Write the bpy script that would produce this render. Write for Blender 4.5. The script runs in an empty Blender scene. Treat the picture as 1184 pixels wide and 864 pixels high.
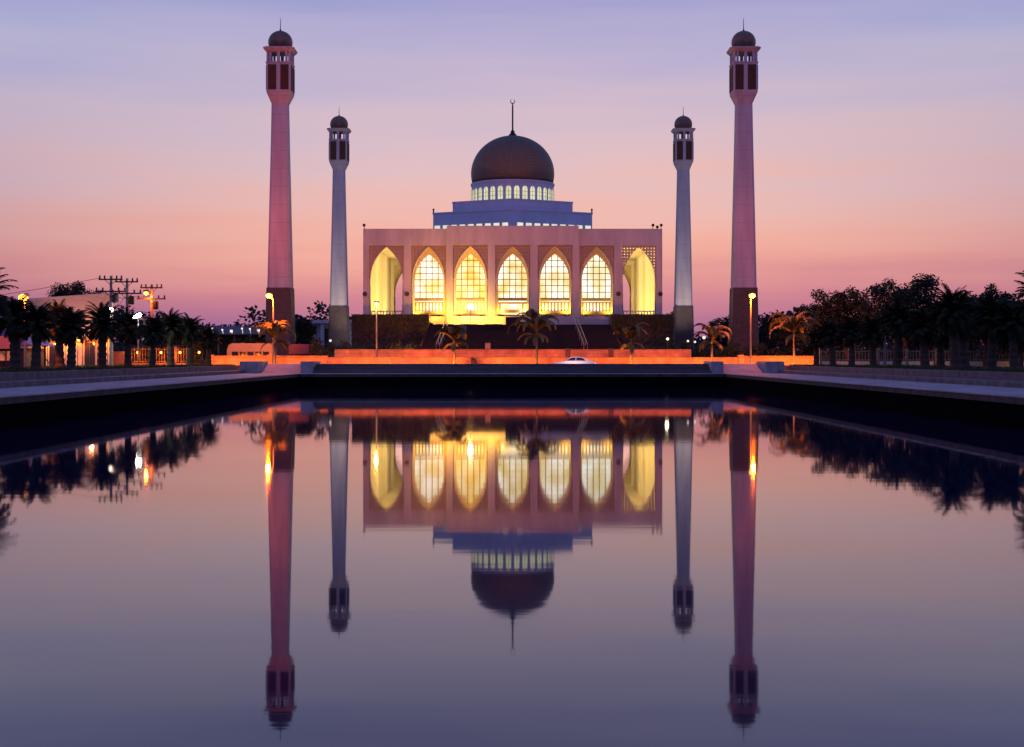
import bpy, bmesh, math, random
from mathutils import Vector, Matrix
R = math.radians
sc = bpy.context.scene
col = sc.collection
random.seed(7)

# ------------------------------------------------------------------ camera
F = 1525.0                       # focal length in photo pixels (1184 wide)
HZ = 413.0                       # horizon row in the photo
CAMZ = 3.0
cam = bpy.data.cameras.new('camera'); cam_o = bpy.data.objects.new('camera', cam); col.objects.link(cam_o)
cam_o.location = (0, 0, CAMZ); cam_o.rotation_euler = (R(90), 0, 0)
cam.sensor_width = 36; cam.lens = 36 * F / 1184; cam.shift_y = -(432 - HZ) / 1184
cam.clip_start = 0.1; cam.clip_end = 9000
sc.camera = cam_o

# ------------------------------------------------------------------ world: dusk sky
def s2l(r, g, b):
    f = lambda c: (c/255/12.92) if c/255 <= .04045 else ((c/255+.055)/1.055)**2.4
    return (f(r), f(g), f(b), 1)
w = bpy.data.worlds.new('World'); sc.world = w; w.use_nodes = True
nt = w.node_tree; N = nt.nodes; L = nt.links
N.clear()
out = N.new('ShaderNodeOutputWorld')
tc = N.new('ShaderNodeTexCoord')
sep = N.new('ShaderNodeSeparateXYZ'); L.new(tc.outputs['Generated'], sep.inputs[0])
# faint horizontal cloud streaks bend the elevation a little
mp = N.new('ShaderNodeMapping'); mp.inputs['Scale'].default_value = (2.2, 2.2, 26); mp.inputs['Rotation'].default_value = (0, R(1.6), 0)
L.new(tc.outputs['Generated'], mp.inputs[0])
nz = N.new('ShaderNodeTexNoise'); nz.inputs['Scale'].default_value = 1.6; nz.inputs['Detail'].default_value = 4
L.new(mp.outputs[0], nz.inputs['Vector'])
ma = N.new('ShaderNodeMath'); ma.operation = 'MULTIPLY_ADD'; ma.inputs[1].default_value = .08; ma.inputs[2].default_value = -.04
L.new(nz.outputs['Fac'], ma.inputs[0])
# streaks fade out at the horizon itself
mf = N.new('ShaderNodeMapRange'); mf.inputs['From Min'].default_value = .0; mf.inputs['From Max'].default_value = .12
L.new(sep.outputs['Z'], mf.inputs['Value'])
mm = N.new('ShaderNodeMath'); mm.operation = 'MULTIPLY'; L.new(ma.outputs[0], mm.inputs[0]); L.new(mf.outputs[0], mm.inputs[1])
ad = N.new('ShaderNodeMath'); ad.operation = 'ADD'; L.new(sep.outputs['Z'], ad.inputs[0]); L.new(mm.outputs[0], ad.inputs[1])
def ramp(stops):
    r = N.new('ShaderNodeValToRGB'); r.color_ramp.interpolation = 'B_SPLINE'
    el = r.color_ramp.elements
    while len(el) > 1: el.remove(el[0])
    el[0].position = stops[0][0]; el[0].color = s2l(*stops[0][1])
    for p, c in stops[1:]:
        e = el.new(p); e.color = s2l(*c)
    L.new(ad.outputs[0], r.inputs[0]); return r
front = ramp([(0, (128, 92, 142)), (.020, (150, 104, 150)), (.035, (186, 118, 148)), (.051, (210, 134, 146)),
              (.072, (239, 168, 154)), (.098, (238, 180, 168)), (.15, (222, 191, 196)), (.2, (200, 183, 206)),
              (.255, (176, 170, 210)), (.30, (142, 146, 202)), (.45, (104, 112, 180)), (1, (80, 90, 155))])
back = ramp([(0, (80, 74, 122)), (.06, (104, 94, 150)), (.2, (124, 118, 188)), (.5, (114, 124, 200)), (1, (90, 102, 172))])
fm = N.new('ShaderNodeMapRange'); fm.interpolation_type = 'SMOOTHSTEP'
fm.inputs['From Min'].default_value = -.45; fm.inputs['From Max'].default_value = .75
L.new(sep.outputs['Y'], fm.inputs['Value'])
mx = N.new('ShaderNodeMix'); mx.data_type = 'RGBA'
L.new(fm.outputs[0], mx.inputs['Factor']); L.new(back.outputs[0], mx.inputs[6]); L.new(front.outputs[0], mx.inputs[7])
# the afterglow fades away from the sunset point, towards both sides
gx = N.new('ShaderNodeVectorMath'); gx.operation = 'DOT_PRODUCT'; gx.inputs[1].default_value = (.02, .9998, 0)
L.new(tc.outputs['Generated'], gx.inputs[0])
gm = N.new('ShaderNodeMapRange'); gm.inputs['From Min'].default_value = .91; gm.inputs['From Max'].default_value = .985
L.new(gx.outputs['Value'], gm.inputs['Value'])
tint = N.new('ShaderNodeMix'); tint.data_type = 'RGBA'; tint.inputs[6].default_value = (.74, .68, .86, 1); tint.inputs[7].default_value = (1, 1, 1, 1)
tz = N.new('ShaderNodeMapRange'); tz.inputs['From Min'].default_value = .08; tz.inputs['From Max'].default_value = .22; L.new(sep.outputs['Z'], tz.inputs['Value'])
tcx = N.new('ShaderNodeMix'); tcx.data_type = 'RGBA'; tcx.inputs[6].default_value = (.70, .70, .88, 1); tcx.inputs[7].default_value = (.84, .95, 1, 1)
L.new(tz.outputs[0], tcx.inputs[0]); L.new(tcx.outputs[2], tint.inputs[6])
L.new(gm.outputs[0], tint.inputs[0])
mul = N.new('ShaderNodeMix'); mul.data_type = 'RGBA'; mul.blend_type = 'MULTIPLY'; mul.inputs[0].default_value = 1
L.new(mx.outputs[2], mul.inputs[6]); L.new(tint.outputs[2], mul.inputs[7])
bg = N.new('ShaderNodeBackground'); L.new(mul.outputs[2], bg.inputs[0])
sky = N.new('ShaderNodeTexSky'); sky.sky_type = 'NISHITA'; sky.sun_disc = False
sky.sun_elevation = R(1); sky.sun_rotation = R(0)
bg2 = N.new('ShaderNodeBackground'); L.new(sky.outputs[0], bg2.inputs[0]); bg2.inputs[1].default_value = .004
ads = N.new('ShaderNodeAddShader'); L.new(bg.outputs[0], ads.inputs[0]); L.new(bg2.outputs[0], ads.inputs[1])
L.new(ads.outputs[0], out.inputs[0])
# the sun has set behind the mosque: only a trace of it is left
sl = bpy.data.lights.new('sun', 'SUN'); sl.energy = .02; sl.angle = R(12); sl.color = (1, .6, .5)
so = bpy.data.objects.new('sun', sl); col.objects.link(so); so.rotation_euler = (R(-89), 0, 0)
sc.view_settings.view_transform = 'Standard'; sc.view_settings.look = 'None'
sc.view_settings.gamma = 1; sc.view_settings.use_curve_mapping = False; sc.view_settings.exposure = 0
sc.render.engine = 'CYCLES'
sc.cycles.use_denoising = True; sc.cycles.max_bounces = 6; sc.cycles.diffuse_bounces = 2
sc.cycles.sample_clamp_indirect = 4; sc.cycles.caustics_reflective = False; sc.cycles.caustics_refractive = False

# ------------------------------------------------------------------ helpers
ORG = {}
class MB:
    def __init__(s, T=None): s.v = []; s.f = []; s.T = T
    def add(s, vs, fs):
        n = len(s.v)
        s.v += [tuple(s.T(*p)) if s.T else tuple(p) for p in vs]
        s.f += [tuple(i + n for i in f) for f in fs]
    def box(s, x0, x1, y0, y1, z0, z1):
        s.add([(x0,y0,z0),(x1,y0,z0),(x1,y1,z0),(x0,y1,z0),(x0,y0,z1),(x1,y0,z1),(x1,y1,z1),(x0,y1,z1)],
              [(0,3,2,1),(4,5,6,7),(0,1,5,4),(1,2,6,5),(2,3,7,6),(3,0,4,7)])
    def bbox(s, x0, x1, y0, y1, z0, z1, b=.03):      # box with bevelled top edges
        s.loft([([(x0,y0),(x1,y0),(x1,y1),(x0,y1)], z0), ([(x0,y0),(x1,y0),(x1,y1),(x0,y1)], z1-b),
                ([(x0+b,y0+b),(x1-b,y0+b),(x1-b,y1-b),(x0+b,y1-b)], z1)])
    def loft(s, rings):
        n = len(rings[0][0]); vs = []; fs = []
        for poly, z in rings: vs += [(x, y, z) for x, y in poly]
        for k in range(len(rings)-1):
            for i in range(n):
                j = (i+1) % n
                fs.append((k*n+i, k*n+j, (k+1)*n+j, (k+1)*n+i))
        fs.append(tuple(range(n-1, -1, -1))); fs.append(tuple((len(rings)-1)*n+i for i in range(n)))
        s.add(vs, fs)
    def tube(s, pts, rad, n=6):
        pts = [Vector(p) for p in pts]
        if not hasattr(rad, '__len__'): rad = [rad]*len(pts)
        vs = []; fs = []
        for i, p in enumerate(pts):
            d = (pts[min(i+1, len(pts)-1)] - pts[max(i-1, 0)]).normalized()
            a = d.cross(Vector((0, 0, 1)) if abs(d.z) < .9 else Vector((1, 0, 0))).normalized(); b = d.cross(a)
            for k in range(n):
                t = 2*math.pi*k/n
                vs.append(p + (a*math.cos(t) + b*math.sin(t))*rad[i])
        for i in range(len(pts)-1):
            for k in range(n):
                j = (k+1) % n
                fs.append((i*n+k, i*n+j, (i+1)*n+j, (i+1)*n+k))
        fs.append(tuple(range(n-1, -1, -1))); fs.append(tuple((len(pts)-1)*n+k for k in range(n)))
        s.add(vs, fs)
    def lathe(s, prof, n=24, c=(0, 0), ph=0):
        s.loft([([(c[0]+r*math.cos(2*math.pi*k/n+ph), c[1]+r*math.sin(2*math.pi*k/n+ph)) for k in range(n)], z) for r, z in prof])
    def ball(s, c, r, n=12, sq=1.0):
        m = n//2
        s.lathe([(max(.001, r*math.sin(math.pi*i/m)), c[2]-r*sq*math.cos(math.pi*i/m)) for i in range(m+1)], n, (c[0], c[1]))
    def strip(s, a, b):                               # quads between two equally long polylines
        n = len(a); s.add(list(a)+list(b), [(i, i+1, n+i+1, n+i) for i in range(n-1)])
    def leaf(s, p, d, w, up=None):                    # one leaf: a thin diamond
        d = Vector(d); u = up or Vector((random.uniform(-1,1), random.uniform(-1,1), random.uniform(-1,1)))
        a = d.cross(u); a = a.normalized()*w if a.length > 1e-5 else Vector((w, 0, 0))
        p = Vector(p); s.add([p, p+d*.45+a, p+d, p+d*.45-a], [(0, 1, 2, 3)])
    def build(s, name, mat, parent=None, smooth=False, fix=True):
        me = bpy.data.meshes.new(name)
        o0 = ORG.get(parent.name, Vector((0,0,0))) if parent else Vector((0,0,0))
        me.from_pydata([(x-o0.x, y-o0.y, z-o0.z) for x, y, z in s.v], [], s.f)
        if fix:
            bm = bmesh.new(); bm.from_mesh(me); bmesh.ops.recalc_face_normals(bm, faces=bm.faces); bm.to_mesh(me); bm.free()
        if smooth:
            for p in me.polygons: p.use_smooth = True
            if smooth is not True: me.set_sharp_from_angle(angle=R(smooth))
        me.materials.append(mat)
        o = bpy.data.objects.new(name, me); col.objects.link(o)
        if parent: o.parent = parent; ORG[o.name] = o0
        return o
def tag(o, label=None, cat=None, group=None, kind=None):
    if label: o['label'] = label
    if cat: o['category'] = cat
    if group: o['group'] = group
    if kind: o['kind'] = kind
    return o
def empty(name, loc, label, cat, group=None):
    o = bpy.data.objects.new(name, None); col.objects.link(o); o.location = loc
    ORG[o.name] = Vector(loc); return tag(o, label, cat, group)
def kids(o): return [c for c in bpy.data.objects if c.parent == o]
def dup(root, loc, label, rz=0, s=1, group=None, lean=0):
    r = root.copy(); col.objects.link(r); r.location = loc; r.rotation_euler = (lean, lean*.6, rz); r.scale = (s*(1-abs(lean)), s, s*(1+lean*.8))
    r['label'] = label
    if group: r['group'] = group
    for ch in kids(root):
        c = ch.copy(); col.objects.link(c); c.parent = r
        for g in kids(ch):
            d = g.copy(); col.objects.link(d); d.parent = c
    ORG[r.name] = Vector(loc); return r
def at(px, D): return (px - 592) / F * D              # photo column at distance D -> X
def zz(py, D): return CAMZ - (py - HZ) / F * D        # photo row at distance D -> Z

# ------------------------------------------------------------------ materials
MATS = {}
def mat(name, c, c2=None, rough=.8, scale=1.5, bump=.0, bscale=None, metal=0, spec=.3, stretch=(1,1,1), detail=6, joint=None):
    m = bpy.data.materials.new(name); m.use_nodes = True; t = m.node_tree; n = t.nodes; l = t.links
    b = n['Principled BSDF']; b.inputs['Roughness'].default_value = rough; b.inputs['Metallic'].default_value = metal
    b.inputs['Specular IOR Level'].default_value = spec
    tc = n.new('ShaderNodeTexCoord'); mp = n.new('ShaderNodeMapping'); mp.inputs['Scale'].default_value = stretch
    l.new(tc.outputs['Object'], mp.inputs[0])
    nz = n.new('ShaderNodeTexNoise'); nz.inputs['Scale'].default_value = scale; nz.inputs['Detail'].default_value = detail; nz.inputs['Roughness'].default_value = .65
    l.new(mp.outputs[0], nz.inputs['Vector'])
    cr = n.new('ShaderNodeValToRGB'); e = cr.color_ramp.elements
    c2 = c2 or tuple(x*.7 for x in c)
    e[0].position = .32; e[0].color = (*c2, 1); e[1].position = .66; e[1].color = (*c, 1)
    l.new(nz.outputs['Fac'], cr.inputs[0]); l.new(cr.outputs[0], b.inputs['Base Color'])
    if joint:                                        # stone joints: (spacing x, y, z), width, depth of tone
        sp = n.new('ShaderNodeSeparateXYZ'); l.new(tc.outputs['Object'], sp.inputs[0]); last = None
        for ax_, sv in enumerate(joint[0]):
            if not sv: continue
            q = n.new('ShaderNodeMath'); q.operation = 'DIVIDE'; q.inputs[1].default_value = sv; l.new(sp.outputs[ax_], q.inputs[0])
            f = n.new('ShaderNodeMath'); f.operation = 'FRACT'; l.new(q.outputs[0], f.inputs[0])
            g = n.new('ShaderNodeMath'); g.operation = 'LESS_THAN'; g.inputs[1].default_value = joint[1]/sv; l.new(f.outputs[0], g.inputs[0])
            if last:
                k = n.new('ShaderNodeMath'); k.operation = 'MAXIMUM'; l.new(last.outputs[0], k.inputs[0]); l.new(g.outputs[0], k.inputs[1]); last = k
            else: last = g
        k = n.new('ShaderNodeMath'); k.operation = 'MULTIPLY'; k.inputs[1].default_value = joint[2]; l.new(last.outputs[0], k.inputs[0])
        mj = n.new('ShaderNodeMix'); mj.data_type = 'RGBA'; mj.inputs[7].default_value = (c[0]*.25, c[1]*.25, c[2]*.25, 1)
        l.new(k.outputs[0], mj.inputs[0]); l.new(cr.outputs[0], mj.inputs[6]); l.new(mj.outputs[2], b.inputs['Base Color'])
    if bump:
        n2 = n.new('ShaderNodeTexNoise'); n2.inputs['Scale'].default_value = bscale or scale*8; n2.inputs['Detail'].default_value = 4
        l.new(mp.outputs[0], n2.inputs['Vector'])
        bp = n.new('ShaderNodeBump'); bp.inputs['Strength'].default_value = bump; bp.inputs['Distance'].default_value = .05
        l.new(n2.outputs['Fac'], bp.inputs['Height']); l.new(bp.outputs[0], b.inputs['Normal'])
    MATS[name] = m; return m
def emat(name, c, st, c2=None, st2=None, scale=2.0, stretch=(1,1,1)):
    m = bpy.data.materials.new(name); m.use_nodes = True; t = m.node_tree; n = t.nodes; l = t.links
    b = n['Principled BSDF']; b.inputs['Base Color'].default_value = (.5, .5, .45, 1); b.inputs['Roughness'].default_value = .25
    if c2:
        tc = n.new('ShaderNodeTexCoord'); mp = n.new('ShaderNodeMapping'); mp.inputs['Scale'].default_value = stretch; l.new(tc.outputs['Object'], mp.inputs[0])
        nz = n.new('ShaderNodeTexNoise'); nz.inputs['Scale'].default_value = scale; nz.inputs['Detail'].default_value = 3; l.new(mp.outputs[0], nz.inputs['Vector'])
        cr = n.new('ShaderNodeValToRGB'); e = cr.color_ramp.elements
        e[0].position = .36; e[0].color = (*c2, 1); e[1].position = .62; e[1].color = (*c, 1)
        l.new(nz.outputs['Fac'], cr.inputs[0]); l.new(cr.outputs[0], b.inputs['Emission Color'])
    else: b.inputs['Emission Color'].default_value = (*c, 1)
    b.inputs['Emission Strength'].default_value = st
    MATS[name] = m; return m

M_white = mat('white_render', (.69, .64, .6), (.5, .46, .44), .8, .5, .05, 6, stretch=(1,1,.18), detail=10)
M_minaret = mat('minaret_render', (.64, .58, .58), (.46, .41, .42), .75, .8, .05, 6, stretch=(1,1,.12), detail=10, joint=((0, 0, 2.4), .05, .45))
M_min_base = mat('brown_granite', (.12, .088, .08), (.075, .055, .05), .55, 2, .05, 8, joint=((0, 0, 1.2), .05, .6))
M_lattice = mat('sandstone_lattice', (.62, .52, .42), (.48, .38, .3), .8, 3, .1, 18)
M_plate = mat('lattice_backing', (.56, .46, .36), (.44, .35, .26), .85, 3)
M_reveal = mat('cream_reveal', (.7, .64, .5), (.6, .54, .42), .7, 1, .04, 8)
M_mull = mat('bronze_mullion', (.36, .26, .13), (.25, .18, .09), .5, 4)
M_louvre = mat('brown_louvre', (.16, .075, .035), (.09, .04, .02), .6, 3, stretch=(4,4,.4))
M_stone = mat('dark_granite', (.03, .02, .02), (.015, .011, .011), .75, 1.2, .2, 9)
M_lit_edge = mat('lit_edge_stone', (.07, .05, .045), (.04, .03, .028), .8, 1.5)  # lightened stone colour, paints the light on the tread edges
M_ivy_stone = mat('rough_stone', (.12, .08, .075), (.02, .016, .017), .9, 2.4, .5, 6)
M_tier = mat('roof_tier_paint', (.68, .68, .74), (.56, .56, .63), .75, .4, .04, 6, stretch=(1,1,.4))
M_conc = mat('pool_concrete', (.43, .4, .42), (.23, .21, .225), .75, .55, .15, 10, detail=9, joint=((2.4, 2.4, 0), .06, .7))
M_riser = mat('riser_stone', (.2, .18, .19), (.09, .08, .084), .85, 1.1, .3, 9, detail=10, joint=((1.6, 1.6, 0), .05, .8))
M_coping = mat('coping_stone', (.09, .078, .08), (.035, .03, .032), .85, 1.0, .3, 9, detail=10, joint=((1.6, 1.6, 0), .05, .8))
M_step = mat('step_stone', (.15, .125, .135), (.075, .062, .068), .9, 2.0, .2, 8, stretch=(.12, 1, 2.5))
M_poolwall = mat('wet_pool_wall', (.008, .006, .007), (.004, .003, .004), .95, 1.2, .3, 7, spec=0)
M_ground = mat('dusty_ground', (.16, .13, .11), (.1, .085, .075), .95, .08, .1, 3)
M_road = mat('asphalt', (.055, .052, .052), (.04, .038, .038), .85, .6, .2, 14)
M_paint = mat('road_paint', (.7, .7, .68), (.5, .5, .48), .8, 3)
M_lawn = mat('lawn', (.06, .07, .022), (.035, .045, .015), .95, .9, .3, 12)
M_grass = mat('grass_blades', (.075, .09, .025), (.04, .055, .015), .9, 2)
M_wallp = mat('boundary_wall', (.52, .36, .24), (.24, .15, .1), .9, .7, .12, 10, detail=11, joint=((2.0, 0, .45), .035, .6))
M_bark = mat('palm_bark', (.1, .075, .055), (.05, .037, .028), .95, 3, .8, 10, stretch=(1,1,3))
M_pale_bark = mat('smooth_palm_bark', (.22, .19, .15), (.14, .12, .09), .9, 3, .3, 8, stretch=(1,1,4))
M_frond = mat('date_palm_frond', (.032, .04, .02), (.018, .024, .012), .8, 1.2, spec=.1)
M_plume = mat('feather_palm_frond', (.27, .2, .06), (.17, .13, .04), .6, 1.2)
M_leaf = mat('tree_leaf', (.032, .038, .02), (.018, .022, .012), .65, .5)
M_leaf2 = mat('shrub_leaf', (.07, .085, .03), (.035, .045, .016), .65, .7)
M_far = mat('far_wood_leaf', (.05, .055, .04), (.035, .04, .03), .8, .2)
M_trunk = mat('tree_bark', (.09, .07, .055), (.05, .04, .03), .95, 2, .5, 8)
M_steel = mat('galvanised_steel', (.36, .35, .34), (.25, .24, .24), .45, 2, metal=.7)
M_dark = mat('dark_metal', (.05, .045, .045), (.03, .028, .028), .5, 3, metal=.4)
M_pole = mat('concrete_pole', (.3, .28, .26), (.2, .19, .18), .85, 2, .2, 9)
M_cream = mat('cream_render', (.6, .54, .46), (.48, .42, .36), .85, .4, .06, 6)
M_glass = mat('dark_glass', (.03, .03, .035), (.02, .02, .025), .1, 1, spec=.6)
M_roof = mat('grey_roof_sheet', (.12, .1, .11), (.08, .07, .075), .6, 1)
M_purple = mat('purple_canvas', (.13, .1, .3), (.09, .07, .22), .8, 1)
M_pink = mat('rose_canvas', (.5, .24, .26), (.4, .18, .2), .8, 1)
M_fence = mat('fence_paint', (.24, .19, .15), (.15, .12, .09), .85, 3)
M_cap = mat('copper_cap', (.3, .17, .105), (.2, .11, .07), .45, 1.2, metal=.2, spec=.4)
M_car = mat('white_car_paint', (.8, .79, .8), (.74, .73, .74), .5, .5, spec=.6)
M_rubber = mat('tyre_rubber', (.02, .02, .02), (.012, .012, .012), .9, 4)
M_bus = mat('cream_bus_paint', (.62, .5, .3), (.52, .4, .22), .75, .5)
M_sign = mat('purple_sign_panel', (.13, .06, .13), (.09, .04, .09), .6, 1)
E_sod = emat('sodium_lamp', (1, .27, .03), 7)
E_white = emat('white_flood_lens', (1, .93, .78), 45)
E_warm = emat('warm_lamp', (1, .62, .12), 30)
E_globe = emat('globe_lamp', (1, .86, .72), 1.1)
E_pane = emat('lit_window', (1.25, 1.25, 1.05), 1, (.86, .68, .2), scale=.45, stretch=(1, 1, .8))
E_pane_cool = emat('lit_window_cool', (1.1, 1.22, 1.1), 1.0, (.88, .8, .36), scale=.42)
E_pane_gold = emat('lit_window_gold', (1.15, 1.02, .5), 1, (.9, .6, .05), scale=.5)
E_drum = emat('drum_window', (.95, .9, .5), .8, (.75, .72, .33), scale=1.4)
E_tier = emat('tier_window', (1, .9, .6), .85, (.8, .75, .5), scale=1)
E_shop = emat('shop_window', (1, .24, .025), .42, (.12, .02, .005), scale=1.6)

E_tail = emat('lit_tail_lamp', (1, .3, .08), 4)
# dome: bronze tiles in rows and columns
def dome_mat():
    m = mat('bronze_dome_tile', (.21, .16, .1), (.15, .11, .07), .5, 2, metal=.1, spec=.35)
    t = m.node_tree; n = t.nodes; l = t.links; b = n['Principled BSDF']
    tc = n.new('ShaderNodeTexCoord'); sp = n.new('ShaderNodeSeparateXYZ'); l.new(tc.outputs['Object'], sp.inputs[0])
    at2 = n.new('ShaderNodeMath'); at2.operation = 'ARCTAN2'; l.new(sp.outputs[1], at2.inputs[0]); l.new(sp.outputs[0], at2.inputs[1])
    def line(src, k):
        a = n.new('ShaderNodeMath'); a.operation = 'MULTIPLY'; a.inputs[1].default_value = k; l.new(src, a.inputs[0])
        f = n.new('ShaderNodeMath'); f.operation = 'FRACT'; l.new(a.outputs[0], f.inputs[0])
        g = n.new('ShaderNodeMath'); g.operation = 'LESS_THAN'; g.inputs[1].default_value = .14; l.new(f.outputs[0], g.inputs[0]); return g
    g1 = line(at2.outputs[0], 72/(2*math.pi)); g2 = line(sp.outputs[2], 2.1)
    mxm = n.new('ShaderNodeMath'); mxm.operation = 'MAXIMUM'; l.new(g1.outputs[0], mxm.inputs[0]); l.new(g2.outputs[0], mxm.inputs[1])
    old = b.inputs['Base Color'].links[0].from_socket
    mix = n.new('ShaderNodeMix'); mix.data_type = 'RGBA'; mix.inputs[7].default_value = (.13, .098, .062, 1)
    l.new(mxm.outputs[0], mix.inputs[0]); l.new(old, mix.inputs[6]); l.new(mix.outputs[2], b.inputs['Base Color'])
    return m
M_dome = dome_mat()

# water: still, with long faint swells across the view
def water_mat():
    m = bpy.data.materials.new('pond_water'); m.use_nodes = True; t = m.node_tree; n = t.nodes; l = t.links
    b = n['Principled BSDF']; b.inputs['Base Color'].default_value = (.007, .009, .042, 1)
    b.inputs['IOR'].default_value = 1.38
    tc = n.new('ShaderNodeTexCoord'); mp = n.new('ShaderNodeMapping'); mp.inputs['Scale'].default_value = (.12, 1.0, 1)
    l.new(tc.outputs['Object'], mp.inputs[0])
    nz = n.new('ShaderNodeTexNoise'); nz.inputs['Scale'].default_value = 1.1; nz.inputs['Detail'].default_value = 5; l.new(mp.outputs[0], nz.inputs['Vector'])
    n3 = n.new('ShaderNodeTexNoise'); n3.inputs['Scale'].default_value = .06; n3.inputs['Detail'].default_value = 3; l.new(tc.outputs['Object'], n3.inputs['Vector'])
    mr = n.new('ShaderNodeMapRange'); mr.inputs['From Min'].default_value = .35; mr.inputs['From Max'].default_value = .65; mr.inputs['To Min'].default_value = .022; mr.inputs['To Max'].default_value = .042
    l.new(n3.outputs['Fac'], mr.inputs['Value']); l.new(mr.outputs[0], b.inputs['Roughness'])
    bp = n.new('ShaderNodeBump'); bp.inputs['Strength'].default_value = .038; bp.inputs['Distance'].default_value = .03
    l.new(nz.outputs['Fac'], bp.inputs['Height']); l.new(bp.outputs[0], b.inputs['Normal']); return m
M_water = water_mat()

def light(name, kind, loc, energy, color, size=.2, aim=None, parent=None, spot=60, blend=.6, spread=None, sy=None):
    d = bpy.data.lights.new(name, kind); d.energy = energy; d.color = color
    if kind == 'AREA':
        d.shape = 'RECTANGLE'; d.size = size; d.size_y = sy or .3
        if spread: d.spread = R(spread)
    else: d.shadow_soft_size = size
    if kind == 'SPOT': d.spot_size = R(spot); d.spot_blend = blend
    o = bpy.data.objects.new(name, d); col.objects.link(o)
    loc = Vector(loc)
    if aim is not None: o.rotation_euler = (Vector(aim) - loc).to_track_quat('-Z', 'Y').to_euler()
    if parent: o.parent = parent; loc = loc - ORG.get(parent.name, Vector((0,0,0)))
    o.location = loc; return o
SOD = (1, .15, .004); WARM = (1, .66, .12); GOLD = (1, .58, .06)

# ================================================================== SETTING
GZ = 1.6
PX, PY0, PY1 = 21.0, 2.0, 129.0
mb = MB(); mb.box(-PX-.05, PX+.05, PY0-.05, PY1+.05, -1.0, 0); tag(mb.build('water', M_water), kind='structure')
# ground sheet with a hole where the embankment of the pool lies
xs = [-3000, -46, 46, 3000]; ys = [-600, -40, 137.5, 5000]
mb = MB(); vs = [(x, y, GZ) for y in ys for x in xs]
mb.add(vs, [(j*4+i, j*4+i+1, j*4+i+5, j*4+i+4) for j in range(3) for i in range(3) if not (i == 1 and j == 1)])
tag(mb.build('ground', M_ground, fix=False), kind='structure')
# pool walls under the coping
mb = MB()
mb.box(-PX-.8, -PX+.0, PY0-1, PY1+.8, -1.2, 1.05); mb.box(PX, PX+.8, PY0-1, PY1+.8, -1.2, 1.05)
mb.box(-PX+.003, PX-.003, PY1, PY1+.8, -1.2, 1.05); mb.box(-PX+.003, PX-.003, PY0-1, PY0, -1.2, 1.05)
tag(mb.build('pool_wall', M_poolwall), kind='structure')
# coping and lower terrace (a U on the sides and far end, and the near deck the camera stands over)
T1, T2, T3 = 1.39, 1.68, 2.14
def deck(z0, z1, ex, bev):
    m = MB()
    for s in (-1, 1):
        a, b = sorted((s*(PX-.12-ex), s*26.5)); m.bbox(a, b, PY0-12, PY1-.12-ex, z0, z1, bev)
    m.bbox(-26.5, 26.5, PY1-.117-ex, 131.0, z0, z1, bev); m.bbox(-PX+.125+ex, PX-.125-ex, PY0-12, PY0+.1+ex, z0, z1, bev)
    return m
tag(deck(1.052, 1.322, 0, .005).build('coping', M_coping), kind='structure')
tag(deck(1.325, T1, .03, .02).build('pool_deck', M_conc), kind='structure')
mb = MB()
for s in (-1, 1):
    a, b = sorted((s*(PX+.25), s*26.4)); mb.box(a, b, PY0-12.2, PY1+.5, .2, 1.05)
mb.box(-26.4, 26.4, PY1+.85, 131, .2, 1.05)
tag(mb.build('deck_footing', M_riser), kind='structure')
mb = MB()
for s in (-1, 1):
    a, b = sorted((s*26.505, s*28.2)); mb.bbox(a, b, -12, 137.4, .3, T2, .02)
tag(mb.build('terrace_kerb', M_riser), kind='structure')
mb = MB()
for s in (-1, 1):
    a, b = sorted((s*28.205, s*28.6)); mb.bbox(a, b, -12, 137.4, .3, T3+.004, .02)
tag(mb.build('lawn_kerb', M_riser), kind='structure')
mb = MB()
for s in (-1, 1):
    P = [(28.605, -40), (44, -40), (44, 137.4), (28.605, 137.4)]
    Q = [(28.605, -40), (46, -40), (46, 137.45), (28.605, 137.45)]
    mb.loft([([(s*x, y) for x, y in Q], GZ-.3), ([(s*x, y) for x, y in Q], GZ+.02), ([(s*x, y) for x, y in P], T3)])
mb.box(-28.6, 28.6, -40, PY0-12.2, .3, T1-.01)
tag(mb.build('lawn', M_lawn), kind='structure')
mb = MB()
rg = random.Random(3)
for s in (-1, 1):
    for i in range(9000):
        y = 50 + 87*rg.random(); x = s*(28.7 + rg.random()**2.2*12)
        a = rg.uniform(0, 6.28); h = rg.uniform(.05, .2)
        p = Vector((x, y, T3)); q = Vector((math.cos(a)*.04, math.sin(a)*.04, 0))
        mb.add([p-q, p+q, p+Vector((rg.uniform(-.06,.06), rg.uniform(-.06,.06), h))], [(0, 1, 2)])
tag(mb.build('grass', M_grass, fix=False), kind='stuff')
# far end: broad steps, two ramps, plateau
mb = MB()
mb.bbox(-19.8, 19.8, 131.0, 132.0, .5, 1.70, .02); mb.bbox(-19.8, 19.8, 132.0, 133.0, .5, 2.0, .02); mb.bbox(-19.8, 19.8, 133.0, 136.0, .5, 2.31, .02)
steps = mb.build('pool_steps', M_step); tag(steps, kind='structure')
mb = MB()
mb.bbox(-26.5, 26.5, 136.003, 137.45, .5, 2.31, .02)
plateau = mb.build('embankment', M_conc); tag(plateau, kind='structure')
mb = MB()
for a, b in ((-25.2, -21.0), (21.0, 25.2)):
    vs = [(a,131.003,.5),(b,131.003,.5),(b,136,.5),(a,136,.5),(a,131.003,T1+.004),(b,131.003,T1+.004),(b,136,2.306),(a,136,2.306)]
    mb.add(vs, [(0,3,2,1),(4,5,6,7),(0,1,5,4),(1,2,6,5),(2,3,7,6),(3,0,4,7)])
tag(mb.build('ramp', M_conc), kind='structure')
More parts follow.
